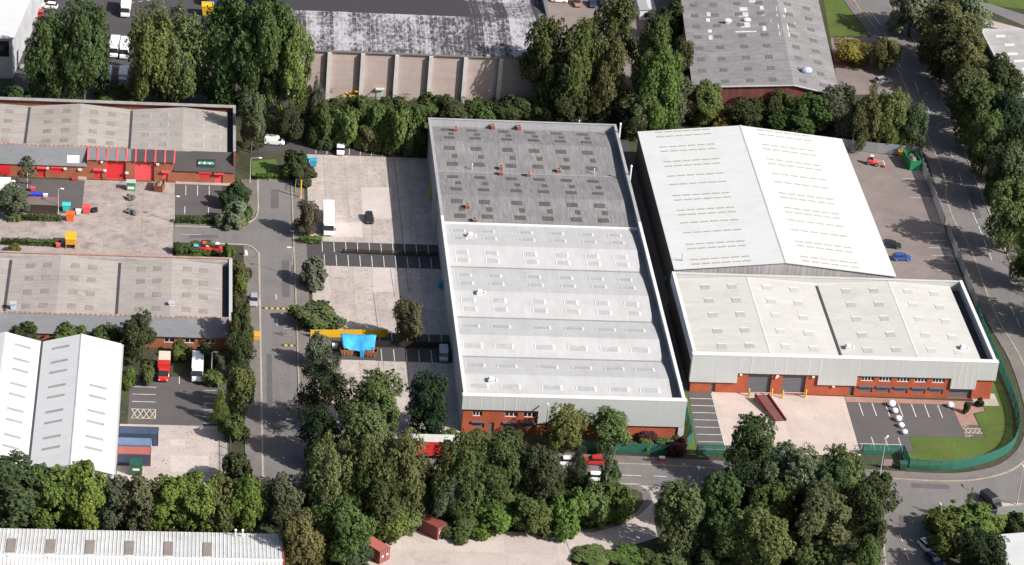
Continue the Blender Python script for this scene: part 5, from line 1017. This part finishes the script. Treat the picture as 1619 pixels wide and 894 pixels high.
def clumps(kind, rng):
    C = []; Q = []
    def add(x, y, z, r): C.append((x, y, z)); Q.append(r)
    lobes = []
    if kind == 'broad':
        lobes = [(rng.uniform(-.06, .06), rng.uniform(-.06, .06), .5, .25, .3)]
        for k in range(rng.integers(15, 20)):
            a = 2.39996*k+rng.uniform(-.5, .5); z = rng.uniform(.2, .86); e = math.sqrt(max(.05, 1-((z-.5)/.5)**2)); q = rng.uniform(.16, .4)*e; r = rng.uniform(.075, .17); lobes.append((q*math.cos(a), q*math.sin(a), z, r, r*rng.uniform(.75, 1.3)))
        for k in range(3): lobes.append((rng.uniform(-.16, .16), rng.uniform(-.16, .16), rng.uniform(.8, .92), rng.uniform(.06, .11), rng.uniform(.07, .12)))
    elif kind == 'poplar':
        lobes = [(0, 0, .45, .22, .36)]; n_ = rng.integers(14, 19)
        for k in range(n_):
            a = 2.4*k+rng.uniform(-.5, .5); q = .37*math.sqrt((k+.3)/n_)*rng.uniform(.8, 1.1); r = rng.uniform(.06, .125); h_ = rng.uniform(.1, .26); top = 1-1.2*q*q-rng.uniform(0, .26)
            lobes.append((q*math.cos(a), q*math.sin(a), top-h_, r, h_))
            lobes.append((q*1.1*math.cos(a+.6), q*1.1*math.sin(a+.6), rng.uniform(.18, .58), r*rng.uniform(.9, 1.4), h_*rng.uniform(.5, .9)))
    elif kind == 'column':
        lobes = [(0, 0, .46, .3, .42)]
        for k in range(18): a = 2.4*k+rng.uniform(-.4, .4); q = rng.uniform(.2, .36); r = rng.uniform(.08, .15); z = rng.uniform(.14, .88); q *= 1-.5*max(0, z-.6)/.4; lobes.append((q*math.cos(a), q*math.sin(a), z, r, r*rng.uniform(.8, 1.3)))
    elif kind == 'bush':
        lobes = [(rng.uniform(-.08, .08), rng.uniform(-.08, .08), .32, .28, .34)]
        for k in range(15): a = 2.4*k+rng.uniform(-.5, .5); q = rng.uniform(.14, .42); r = rng.uniform(.07, .15); lobes.append((q*math.cos(a), q*math.sin(a), rng.uniform(.12, .78)*(1-.6*q), r, r*rng.uniform(1.0, 1.7)))
    for li, (x, y, z, r, h_) in enumerate(lobes):
        n_ = int(16+760*r*max(r, h_)); ph = rng.uniform(0, 6.3)
        for k in range(n_):
            v = 1-2*(k+.5)/n_; a = ph+2.39996*k; e = math.sqrt(1-v*v); m_ = rng.uniform(.7, 1.16)+(.22 if rng.uniform() < .05 else 0)
            p = (x+r*m_*e*math.cos(a), y+r*m_*e*math.sin(a), z+h_*m_*v)
            if p[2] < .05 or p[2] > .985: continue
            if any(((p[0]-L[0])/L[3])**2+((p[1]-L[1])/L[3])**2+((p[2]-L[2])/L[4])**2 < .5 for q, L in enumerate(lobes) if q != li): continue
            add(*p, rng.uniform(.026, .06))
    if kind == 'cone':
        for k in range(150):
            z = 1-math.sqrt(rng.uniform(0, .98)); z = min(z, .96); a = rng.uniform(0, 6.3); q = .42*(1-z)**.85*rng.uniform(.55, 1.05); add(q*math.cos(a), q*math.sin(a), max(.04, z), .05+.05*(1-z))
    elif kind == 'pine':
        for k in range(26):
            z = rng.uniform(.22, .93); a = 2.4*k; q = .38*rng.uniform(.35, 1.05)*(1.1-z*.62); x, y = q*math.cos(a), q*math.sin(a)
            for j in range(6): add(x+rng.normal()*.07, y+rng.normal()*.07, z+rng.normal()*.018, rng.uniform(.045, .08))
    elif kind == 'weep':
        for k in range(46):
            a = rng.uniform(0, 6.3); q = .4*math.sqrt(rng.uniform(0, 1)); x, y = q*math.cos(a), q*math.sin(a); top = .95-.9*q*q*2+rng.uniform(-.06, .03); z = top
            while z > .12+rng.uniform(0, .4): add(x+rng.normal()*.02, y+rng.normal()*.02, z, .05); z -= .075
    elif kind == 'birch':
        for k in range(60):
            z = rng.uniform(.3, .97); a = rng.uniform(0, 6.3); q = .38*rng.uniform(.2, 1)*(1.25-z); add(q*math.cos(a), q*math.sin(a), z, rng.uniform(.04, .075))
    return C, Q
SPEC = {'broad': (30, .02, .5), 'poplar': (26, .019, .45), 'cone': (60, .02, .4), 'pine': (60, .022, .45), 'column': (32, .023, .4), 'bush': (36, .032, .2), 'weep': (26, .03, .5), 'birch': (34, .026, .55)}
PROTO = {}
def proto(kind, k):
    if (kind, k) in PROTO: return PROTO[(kind, k)]
    rng = np.random.default_rng(100*k+sum(map(ord, kind))); C, Q = clumps(kind, rng); per, sz, cz = SPEC[kind]
    sqz = 1.0 if kind not in ('pine', 'cone') else .55
    crown = leaf_mesh(kind+'_crown', C, Q, per, sz, rng, (0, 0, cz*.8), sqz, 1.0 if kind != 'weep' else 1.5)
    t = MB(); fork = {'broad': .34, 'poplar': .2, 'cone': .9, 'pine': .8, 'column': .3, 'bush': .2, 'weep': .5, 'birch': .9}[kind]
    rr = .028 if kind != 'birch' else .016
    if kind == 'bush': rr = .03
    t.tube((0, 0, 0), (0, 0, fork), rr*1.25, rr*(.8 if fork < .6 else .25), 8)
    for j in range(6):
        a = j*1.05+.3; z0 = fork*(.96 if fork < .6 else .45+.07*j); e = (.27*math.cos(a), .27*math.sin(a), min(.9, z0+.3+.05*(j % 3)))
        m_ = (e[0]*.45, e[1]*.45, z0+(e[2]-z0)*.55); t.tube((0, 0, z0-.02), m_, rr*.55, rr*.4, 6).tube(m_, e, rr*.4, rr*.12, 6)
    tm_ = bpy.data.meshes.new('trunk'); tm_.from_pydata(t.v, [], t.f); tm_.materials.append(bark_pale if kind == 'birch' else bark)
    PROTO[(kind, k)] = (crown, tm_); return PROTO[(kind, k)]
TN = {'mid': (.084, .113, .042), 'light': (.122, .16, .056), 'dark': (.06, .08, .036), 'olive': (.108, .126, .054), 'grey': (.106, .124, .074), 'deep': (.037, .055, .031), 'yellow': (.215, .18, .05),
      'brown': (.11, .112, .064), 'bright': (.112, .165, .044), 'red': (.12, .104, .056), 'purple': (.075, .036, .04), 'sage': (.15, .175, .115), 'khaki': (.124, .134, .058), 'leyland': (.138, .168, .044)}
GAIN = 1.22
TR = random.Random(77)
def tree(kind, x0, x1, y0, y1, tint, label, name='tree', cat='tree', group=None, hmin=None, k=None):
    cx = (x0+x1)/2; q = g(cx, y1); s = pscale(*q); W = (x1-x0)/s; E = (y1-y0)/s; c, sn = .873, .488
    H = math.sqrt(max(E*E-(W*sn*.9)**2, (E*.45)**2))/c
    if hmin: H = max(H, hmin)
    W *= 1.5 if kind == 'column' and y1 > 800 else (1.12 if kind in ('poplar', 'column') else 1.03)
    if kind == 'bush': W *= 1.12; H *= 1.2
    p = g(cx, (y0+y1)/2, H*.52)
    k = TR.randrange(6) if k is None else k
    cr, tr = proto(kind, k)
    t = thing(name, label, cat, (p[0], p[1], 0), TR.uniform(0, 6.28), group)
    sc = W*1.05
    o = bpy.data.objects.new('crown', cr); COL.objects.link(o); o.parent = t; o.scale = (sc*TR.uniform(.9, 1.12), sc*TR.uniform(.9, 1.12), H*1.03)
    col = [v*TR.uniform(.9, 1.1)*GAIN for v in TN[tint]]; o.color = (*col, 1)
    o = bpy.data.objects.new('trunk', tr); COL.objects.link(o); o.parent = t; o.scale = (sc*.8, sc*.8, H)
    return t
def hedge(pts, wd, h, tint, label, name='hedge', cat='hedge', size=.16, dens=34, group=None, seed=1):
    P = [Vector((p[0], p[1])) for p in pts]; rng = np.random.default_rng(seed); C = []; Q = []
    for a, b in zip(P[:-1], P[1:]):
        L = (b-a).length; d = (b-a)/L; n = Vector((-d.y, d.x)); m_ = max(2, int(L/.45))
        for i in range(m_):
            for j in range(max(2, int(wd/.45))):
                for kz in range(max(1, int(h/.6))):
                    u = (j+.5)/max(2, int(wd/.45))-.5; c = a+d*(L*(i+.5)/m_+rng.normal()*.08)+n*(u*(wd-.5)+rng.normal()*.05)
                    z = h-.32-kz*.6+rng.normal()*.07
                    C.append((c.x-P[0].x, c.y-P[0].y, max(.2, z))); Q.append(.36+rng.normal()*.03)
    Cn = np.array(C); me = leaf_mesh('hedge', C, Q, dens, size, rng, (Cn[:, 0].mean(), Cn[:, 1].mean(), 0))
    t = thing(name, label, cat, (*P[0], 0), 0, group); o = bpy.data.objects.new('foliage', me); COL.objects.link(o); o.parent = t
    o.color = (*[v*GAIN for v in TN[tint]], 1); return t
T = [
# behind the upper left units
('poplar', 46, 112, 14, 160, 'mid', 'left hand tall tree by the steps of the top left building'),
('poplar', 96, 172, -8, 162, 'mid', 'wide dark tree between the top left building and the lorries'),
('poplar', 206, 284, 8, 164, 'light', 'light green poplar left of two pale poplars by the lorries'),
('poplar', 248, 336, 10, 164, 'light', 'light green poplar right of two pale poplars above the unit roof'),
('broad', 318, 416, 2, 168, 'mid', 'tall green poplar immediately right of the pale poplars'),
('broad', 378, 470, 2, 178, 'mid', 'tall green poplar beside the beige piered wall, second from it'),
('broad', 424, 498, 40, 186, 'light', 'tall poplar touching the beige piered wall'),
('broad', 376, 422, 148, 240, 'grey', 'grey green small tree at the end of the upper unit row'),
('poplar', 484, 517, 122, 214, 'grey', 'slim grey green tree in front of the beige wall'),
('broad', 436, 486, 168, 226, 'dark', 'dark tree in the shade above the white panel van'),
# screen of bushes
# big clump above centre
('broad', 822, 896, 30, 176, 'mid', 'large rounded tree beside the slate roofed warehouse wall'),
('broad', 872, 950, 34, 186, 'mid', 'second large tree right of the slate warehouse'),
('broad', 936, 1010, -4, 120, 'mid', 'tall tree at the back of the clump under the top edge'),
('broad', 925, 1000, 66, 192, 'olive', 'olive tree in the middle of the big central clump'),
('broad', 992, 1070, 28, 150, 'mid', 'green tree at the back right of the central clump'),
('poplar', 1010, 1078, 72, 206, 'light', 'lighter upright tree in front of the central clump'),
('broad', 1052, 1100, 62, 150, 'dark', 'dark tree against the weathered grey roof'),
('bush', 1036, 1086, 0, 62, 'dark', 'dark bush behind the white cabin at the top'),
('broad', 975, 1045, 142, 212, 'olive', 'round tree overhanging the north east corner of the grey roof'),
('broad', 1042, 1100, 122, 200, 'brown', 'brownish grey tree above the white gabled roof'),
('poplar', 1094, 1142, 126, 196, 'light', 'yellow green tree beside the golden bush'),
('bush', 1124, 1154, 164, 200, 'yellow', 'golden autumn bush above the white gabled roof'),
('broad', 1148, 1216, 156, 210, 'dark', 'dark round tree in front of the maroon end wall'),
('broad', 1205, 1262, 142, 206, 'mid', 'green tree below the weathered grey roof'),
('broad', 1250, 1320, 148, 220, 'mid', 'wide green tree at the foot of the weathered warehouse'),
('broad', 1296, 1368, 136, 220, 'grey', 'grey green tree above the back corner of the white roof'),
('poplar', 1346, 1402, 136, 232, 'olive', 'olive upright tree with pale stems above the grey fence'),
('poplar', 1384, 1438, 138, 232, 'light', 'yellow olive tree above the grey fence'),
('broad', 1424, 1470, 164, 236, 'grey', 'grey green tree at the road end of the grey fence'),
('broad', 1318, 1378, 62, 104, 'yellow', 'left of two small golden trees in the small car park'),
('broad', 1376, 1424, 60, 114, 'khaki', 'right of two small golden trees by the top right road'),
('broad', 982, 1020, 168, 218, 'deep', 'very dark tree filling the north end of the alley'),
# right side belt
('broad', 1405, 1480, -20, 58, 'sage', 'pale silvery willow left of two at the top right'),
('broad', 1464, 1556, -24, 60, 'sage', 'pale silvery willow right of two at the top right'),
('broad', 1446, 1540, 24, 88, 'khaki', 'brownish olive tree in front of the silvery willows'),
('broad', 1480, 1572, 62, 148, 'olive', 'olive tree in the road belt below the willows'),
('broad', 1540, 1622, 96, 180, 'dark', 'dark tree beside the pale roofed building at the right edge'),
('broad', 1492, 1566, 118, 198, 'khaki', 'yellow brown tree overhanging the shaded right road'),
('broad', 1550, 1634, 152, 244, 'deep', 'very dark tree at the right edge halfway down the belt'),
('broad', 1528, 1590, 186, 272, 'olive', 'olive brown tree at the kerb of the right road'),
('broad', 1578, 1650, 206, 290, 'dark', 'dark tree cut by the right edge above the bright one'),
('bush', 1562, 1604, 262, 316, 'dark', 'dark shrub by the lamp column at the right road'),
('broad', 1558, 1650, 278, 402, 'light', 'bright green tree at the right edge beside the road'),
('broad', 1600, 1680, 370, 440, 'mid', 'green tree cut by the right edge lowest in the belt'),
('broad', 1618, 1720, 420, 520, 'mid', 'tree just inside the right edge shading the road bend'),
# left middle
('birch', 18, 68, 246, 298, 'grey', 'thin grey tree in front of the upper red units'),
('broad', -6, 46, 292, 344, 'grey', 'grey green tree at the left edge beside the white lorry'),
('column', 365, 398, 476, 562, 'mid', 'tall narrow tree beside the lower unit row at the road'),
('broad', 186, 250, 496, 572, 'dark', 'dark tree between the twin gabled shed and the slate fascia'),
('cone', 218, 246, 486, 540, 'grey', 'small grey conifer poking above the slate fascia'),
('bush', 140, 192, 506, 556, 'mid', 'rounded bush above the right gable of the twin shed'),
('bush', 82, 134, 504, 550, 'light', 'lighter bush above the valley of the twin shed'),
('bush', 14, 62, 508, 546, 'dark', 'dark bush above the left gable of the twin shed'),
('broad', 352, 402, 524, 602, 'dark', 'dark tree at the back corner of the lorry court'),
('column', 356, 406, 578, 654, 'light', 'light green tree by the pavement right of the lorry court'),
('cone', 330, 368, 608, 668, 'bright', 'small bright conical tree at the edge of the lorry court'),
('weep', 342, 404, 714, 772, 'dark', 'small weeping tree at the gate of the lorry court'),
# leyland belt along the bottom left
('column', -30, 62, 722, 836, 'dark', 'dark tall conifer screen tree at the bottom left edge'),
('column', 48, 112, 736, 836, 'leyland', 'yellow green screen tree in front of the twin shed valley'),
('column', 100, 164, 734, 838, 'leyland', 'yellow green screen tree in front of the right gable'),
('column', 156, 206, 752, 836, 'grey', 'grey green screen tree left of two dull ones'),
('column', 196, 248, 746, 838, 'brown', 'dull brownish screen tree right of two dull ones'),
('column', 238, 296, 752, 840, 'leyland', 'yellow green screen tree in front of the green storage box'),
('column', 284, 338, 750, 840, 'leyland', 'yellow green screen tree third from the right end of the screen'),
('column', 328, 376, 750, 840, 'light', 'bright screen tree second from the right end of the screen'),
('column', 366, 414, 746, 842, 'leyland', 'yellow green screen tree at the right end of the screen'),
# west yard
('bush', 447, 484, 232, 276, 'dark', 'ivy dark shrub beside the two blue bins'),
('broad', 464, 507, 318, 372, 'red', 'reddish green small tree beside the long white lorry'),
('bush', 476, 518, 404, 448, 'sage', 'pale spiky round bush in the middle yard corner'),
('bush', 466, 532, 466, 512, 'olive', 'large olive round bush above the yellow fence panel'),
('broad', 617, 674, 474, 548, 'brown', 'brownish olive tree standing in the southern bays'),
('column', 486, 522, 526, 580, 'sage', 'pale blue green conifer beside the yellow fence panel'),
('pine', 456, 572, 556, 690, 'deep', 'broad dark pine beside the estate road'),
('broad', 552, 636, 588, 690, 'olive', 'olive tree right of the dark pine'),
('broad', 640, 716, 592, 690, 'deep', 'rounded dark tree beside the brick corner of the long white warehouse'),
('broad', 520, 622, 640, 752, 'khaki', 'olive brown tree beneath the dark pine'),
# bottom centre wood
('poplar', 472, 566, 684, 826, 'olive', 'tall olive tree nearest the estate road junction'),
('broad', 536, 620, 690, 830, 'mid', 'tall green tree in the middle of the bottom wood'),
('poplar', 590, 680, 672, 832, 'olive', 'olive tree immediately left of the red trailer'),
('broad', 412, 482, 748, 838, 'grey', 'grey olive tree at the bottom end of the estate road'),
('broad', 440, 520, 806, 912, 'khaki', 'yellow olive tree overhanging the ribbed white roof corner'),
('broad', 500, 592, 784, 900, 'mid', 'green tree above the paler red container'),
('broad', 686, 774, 688, 832, 'mid', 'green tree right of the red trailer'),
('broad', 680, 744, 738, 834, 'grey', 'grey green tree above the dark red container'),
('broad', 752, 832, 684, 800, 'mid', 'broad green tree below the brick wall of the long white warehouse'),
('bush', 776, 838, 674, 738, 'dark', 'dark bush against the brick wall between shutters and lamp'),
('broad', 806, 890, 700, 802, 'dark', 'dark tree beside the lamp column in the bottom wood'),
('broad', 858, 926, 642, 718, 'light', 'light green round tree left of two in front of the grey cladding'),
('broad', 930, 1004, 644, 716, 'light', 'light green round tree right of two in front of the grey cladding'),
('cone', 886, 942, 698, 774, 'deep', 'dark pointed conifer between the white and red cars'),
('birch', 936, 984, 694, 804, 'grey', 'silver birch with pale trunk at the edge of the bottom wood'),
('broad', 556, 640, 740, 850, 'dark', 'dark tree deep inside the bottom wood'),
('broad', 626, 690, 730, 812, 'dark', 'dark tree just below the red trailer'),
('broad', 716, 800, 726, 826, 'dark', 'dark tree at the heart of the wood above the south yard'),
('broad', 470, 540, 650, 740, 'deep', 'very dark tree under the broad pine at the road kerb'),
# right of centre wood
('broad', 1262, 1350, 730, 850, 'dark', 'dark tree hidden in the middle of the lower right wood'),
('broad', 1180, 1262, 760, 860, 'mid', 'mid green tree inside the lower right wood'),
('broad', 860, 940, 100, 196, 'dark', 'dark tree low at the front of the big central clump'),
('broad', 1000, 1060, 96, 190, 'mid', 'mid green tree filling the right of the central clump'),
('broad', 1216, 1290, 168, 222, 'dark', 'dark low tree between the green ones below the weathered roof'),
('broad', 1468, 1540, 40, 130, 'dark', 'dark tree between the willows and the right road'),
('broad', 1504, 1590, 140, 226, 'mid', 'green tree in the middle of the right road belt'),
('broad', 1560, 1640, 236, 320, 'olive', 'olive tree behind the lamp column of the right road'),
('broad', 1146, 1226, 656, 770, 'dark', 'dark tree with pointed top below the loading ramp'),
('broad', 1128, 1202, 732, 824, 'deep', 'very dark tree behind the drive entrance tree'),
('broad', 1028, 1118, 764, 880, 'olive', 'olive tree beside the drive entrance'),
('broad', 1198, 1300, 700, 830, 'grey', 'grey green tree below the concrete apron'),
('broad', 1282, 1372, 706, 822, 'olive', 'yellow olive tree below the car park tarmac'),
('broad', 1326, 1414, 752, 880, 'dark', 'dark tree at the road junction corner'),
('broad', 1244, 1348, 768, 892, 'khaki', 'khaki tree in the middle of the lower right wood'),
('broad', 1140, 1252, 800, 920, 'olive', 'olive tree at the bottom edge of the lower right wood'),
('broad', 1100, 1176, 748, 850, 'mid', 'green tree between the drive tree and the very dark one'),
('broad', 1344, 1402, 846, 930, 'mid', 'green tree cut by the bottom edge beside the branch road'),
# lower right corner
('bush', 1482, 1572, 784, 850, 'bright', 'bright green shrub mound at the junction'),
('cone', 1518, 1546, 768, 830, 'mid', 'small pointed tree rising out of the bright shrub mound'),
('bush', 1470, 1530, 806, 868, 'light', 'light green shrub beside the bottom right road'),
('broad', 1504, 1602, 838, 930, 'deep', 'dark dense tree at the bottom right beside the white shed'),
('bush', 1588, 1632, 812, 846, 'dark', 'dark shrub beside the pale fence at the right edge'),
]
def cover(name, polys, tint, hmax, seed, step=1.15):
    rng = np.random.default_rng(seed); C = []; Q = []
    for poly in polys:
        P_ = [g(*q) for q in poly]; xs = [p[0] for p in P_]; ys = [p[1] for p in P_]; x = min(xs)
        while x < max(xs):
            y = min(ys)
            while y < max(ys):
                a, b = x+rng.uniform(-.5, .5), y+rng.uniform(-.5, .5); ins = False
                for (x0, y0), (x1, y1) in zip(P_, P_[1:]+P_[:1]):
                    if (y0 > b) != (y1 > b) and a < (x1-x0)*(b-y0)/(y1-y0)+x0: ins = not ins
                if ins: r = rng.uniform(.5, .95); C.append((a, b, rng.uniform(.1, 1)**2*hmax+.1)); Q.append(r)
                y += step
            x += step
    o = bpy.data.objects.new(name, leaf_mesh(name, C, Q, 26, .17, rng, (np.mean([c[0] for c in C]), np.mean([c[1] for c in C]), -30))); COL.objects.link(o)
    o['kind'] = 'stuff'; o.color = (*[v*GAIN for v in TN[tint]], 1); return o
cover('undergrowth', [[(484, 150), (830, 150), (835, 186), (676, 186), (670, 226), (480, 218)], [(380, 172), (480, 172), (480, 214), (420, 214), (384, 200)]], 'mid', 1.7, 1)
cover('undergrowth', [[(505, 715), (640, 728), (655, 740), (720, 728), (870, 742), (980, 772), (1008, 780), (1012, 795), (985, 822), (940, 834), (700, 836), (650, 828), (600, 862), (560, 890), (450, 890), (470, 760)]], 'bright', 1.3, 2)
cover('undergrowth', [[(1130, 772), (1380, 760), (1395, 800), (1398, 893), (905, 893), (903, 882), (1045, 868), (1044, 820), (1070, 784)]], 'mid', 1.3, 3)
cover('undergrowth', [[(0, 780), (430, 790), (440, 826), (0, 812)], [(835, 150), (1140, 150), (1140, 196), (1000, 200), (980, 182), (840, 182)], [(1150, 184), (1440, 196), (1450, 234), (1345, 232), (1330, 212), (1180, 190)]], 'dark', 1.2, 4)
cover('undergrowth', [[(1470, 100), (1540, 100), (1640, 380), (1640, 520), (1600, 430), (1575, 300)]], 'dark', 1.4, 5)
for row in T:
    kind, a, b, c, d, tint, lab = row
    bush = kind == 'bush'; tall = kind == 'broad' and a > 1440 and d < 600
    tree(kind, a, b, c, d, tint, lab, 'shrub' if bush else ('conifer_tree' if kind in ('cone', 'pine') else 'tree'), 'shrub' if bush else 'tree', hmin=15.5 if tall else None)
B = [ (462, 502, 258, 288, 'dark', 'low dark shrub at the corner of the concrete yard by the blue bins'), (540, 590, 146, 190, 'mid', 'bush against the foot of the beige wall by the digger'), (596, 650, 146, 186, 'dark', 'dark bush against the beige wall right of its door'), (655, 705, 144, 184, 'mid', 'bush against the beige wall between its fourth and fifth piers'), (500, 545, 150, 190, 'dark', 'dark bush against the beige wall under its second pier'), 
 # understorey bushes: x0,x1,y0,y1,tint,label
(490, 540, 160, 222, 'mid', 'bush left of the yellow digger below the beige wall'), (530, 582, 154, 222, 'light', 'leafy bush under the yellow digger'), (572, 622, 154, 226, 'mid', 'bush beneath the pale green door of the beige wall'),
(612, 664, 148, 230, 'light', 'bright bush under the third pier of the beige wall'), (636, 672, 160, 226, 'mid', 'bush at the north west corner of the grey roof'), (690, 740, 148, 190, 'dark', 'dark bush along the grey roof parapet under the fifth pier'),
(734, 786, 150, 190, 'mid', 'bush along the grey roof parapet under the sixth pier'), (780, 836, 146, 190, 'dark', 'dark bush at the right end of the beige wall'), (560, 606, 186, 230, 'olive', 'low olive bush at the kerb of the northern bays'),
(600, 650, 188, 234, 'mid', 'low green bush at the kerb right of the nosed in van'), (494, 526, 190, 228, 'dark', 'low dark bush left of the nosed in van'), (640, 684, 196, 238, 'dark', 'low dark bush at the shaded end of the northern bays'),
(826, 870, 150, 190, 'mid', 'bush under the large tree at the slate warehouse corner'), (880, 930, 158, 192, 'dark', 'dark bush along the middle of the north parapet'), (930, 980, 160, 196, 'deep', 'very dark bush near the north east parapet corner'),
(348, 392, 286, 326, 'dark', 'dark rounded shrub by the end unit, upper of the group'), (372, 394, 284, 312, 'mid', 'small green shrub behind the dark rounded shrub'), (346, 396, 314, 356, 'sage', 'large pale spiky rounded shrub at the road corner'),
(372, 398, 318, 350, 'light', 'light green shrub behind the pale spiky one'), (366, 394, 404, 440, 'olive', 'yellowish shrub strip beside the lower unit wall'), (368, 390, 430, 462, 'bright', 'bright shrub beside the pavement above the silver car'), (368, 386, 456, 486, 'olive', 'olive shrub next to the silver car'),
(272, 294, 382, 400, 'dark', 'small dark clipped shrub at the corner bed'), (298, 346, 380, 402, 'mid', 'low spreading shrub behind the red tractor'), (352, 370, 384, 410, 'bright', 'small bright shrub right of the red machine'),
(12, 34, 384, 400, 'light', 'little light bush below the left long hedge'), (270, 300, 538, 566, 'light', 'light bush between the two box lorries'), (300, 340, 540, 574, 'dark', 'dark bush behind the white box lorry'), (192, 216, 576, 612, 'bright', 'bright bush at the corner of the twin shed yard'),
(220, 246, 566, 604, 'mid', 'bush left of the red lorry'), (322, 352, 578, 606, 'light', 'light shrub right of the white box lorry'), (346, 390, 640, 690, 'mid', 'low bush below the conical tree'),
(1008, 1034, 690, 712, 'bright', 'bright clipped round shrub behind the green fence'), (1036, 1062, 686, 708, 'light', 'light round shrub behind the green fence'), (1062, 1082, 688, 704, 'light', 'small light shrub at the cladding corner'), (1052, 1088, 690, 716, 'purple', 'purple shrub by the corner of the green fence'), (1012, 1048, 682, 702, 'purple', 'purple shrub against the brick strip'),
(736, 790, 678, 712, 'olive', 'olive shrub under the brick wall shutters'), (690, 736, 676, 706, 'light', 'light shrub beside the brick corner'), (662, 690, 674, 702, 'bright', 'bright shrub below the rounded dark tree'),
(752, 820, 786, 840, 'bright', 'bright ground shrub at the left of the south yard edge'), (806, 876, 776, 838, 'mid', 'ground shrub in the middle of the south yard edge'), (862, 926, 770, 836, 'bright', 'bright ground shrub right of the middle of the south yard edge'), (912, 966, 760, 828, 'light', 'ground shrub at the foot of the silver birch'), (950, 1000, 766, 818, 'bright', 'bright shrub beside the curved pavement'),
(700, 760, 800, 842, 'mid', 'low shrub right of the dark red container'), (580, 640, 790, 846, 'bright', 'bright shrub above the slanted parking lines'), (620, 668, 800, 838, 'light', 'light shrub left of the dark red container'), (530, 590, 850, 900, 'dark', 'dark shrub left of the paler red container'),
(846, 900, 756, 806, 'dark', 'dark shrub under the dark tree of the bottom wood'), (766, 840, 744, 800, 'mid', 'shrub filling the middle of the bottom wood'), (940, 984, 730, 790, 'mid', 'leafy shrub around the birch trunk'),
(906, 968, 868, 892, 'light', 'light low bush at the left of the bottom verge'), (962, 1030, 862, 892, 'bright', 'bright bush in the middle of the bottom verge'), (1020, 1090, 860, 900, 'mid', 'bush under the drive entrance tree'), (1090, 1160, 850, 904, 'dark', 'dark bush at the bottom of the lower right wood'),
(1262, 1330, 850, 910, 'mid', 'leafy bush at the bottom of the lower right wood'), (1186, 1230, 740, 800, 'dark', 'dark bush filling the centre of the lower right wood'), (1366, 1410, 740, 790, 'mid', 'bush by the junction below the notice board'),
(1524, 1534, 634, 652, 'dark', 'clipped dark cylinder shrub on the brick paving'), (1544, 1556, 626, 642, 'dark', 'clipped shrub against the brick end of the unit'), (1310, 1330, 630, 640, 'dark', 'unused'),
(406, 470, 246, 288, 'mid', 'unused'), (0, 48, 128, 168, 'dark', 'dark bush at the far left behind the upper unit roof'), (150, 210, 132, 164, 'mid', 'low bush under the lorries behind the upper unit roof'), (330, 380, 132, 172, 'dark', 'dark bush beneath the poplars at the unit roof'),
]
for a, b, c, d, tint, lab in B:
    if lab == 'unused': continue
    tree('bush', a, b, c, d, tint, lab, 'shrub', 'shrub')
hedge(px((122/3.724, 220+462/3.724+4), (360/3.724, 220+466/3.724+4)), 1.5, 1.3, 'mid', 'clipped hedge in front of the dark timber store', seed=2)
hedge(px((12, 350), (32, 350)), 1.6, 1.3, 'light', 'short clipped hedge at the left of the timber store hedge', seed=3)
hedge(px((4, 386), (95, 389)), 1.6, 1.3, 'mid', 'long clipped hedge beside the orange hopper', seed=4)
hedge(px((278, 352), (342, 354)), 1.7, 1.3, 'mid', 'clipped hedge along the foot of the marked bays', seed=5)
hedge(px((404, 283), (448, 283)), 1.6, 1.2, 'bright', 'bright clipped hedge at the end of the estate road', seed=6)
hedge(px((474, 384), (508, 385)), 1.7, 1.5, 'bright', 'bright clipped hedge at the foot of the reddish tree', seed=7)
sheet('grass', px((398, 280), (398, 255), (436, 252), (446, 280)), .03, mat('bright_lawn', (.08, .13, .032), var=.2, scale=.4, fine=3))
hedge(px((1440, 690), (1440, 690.5)), .5, .4, 'mid', 'unused') if False else None
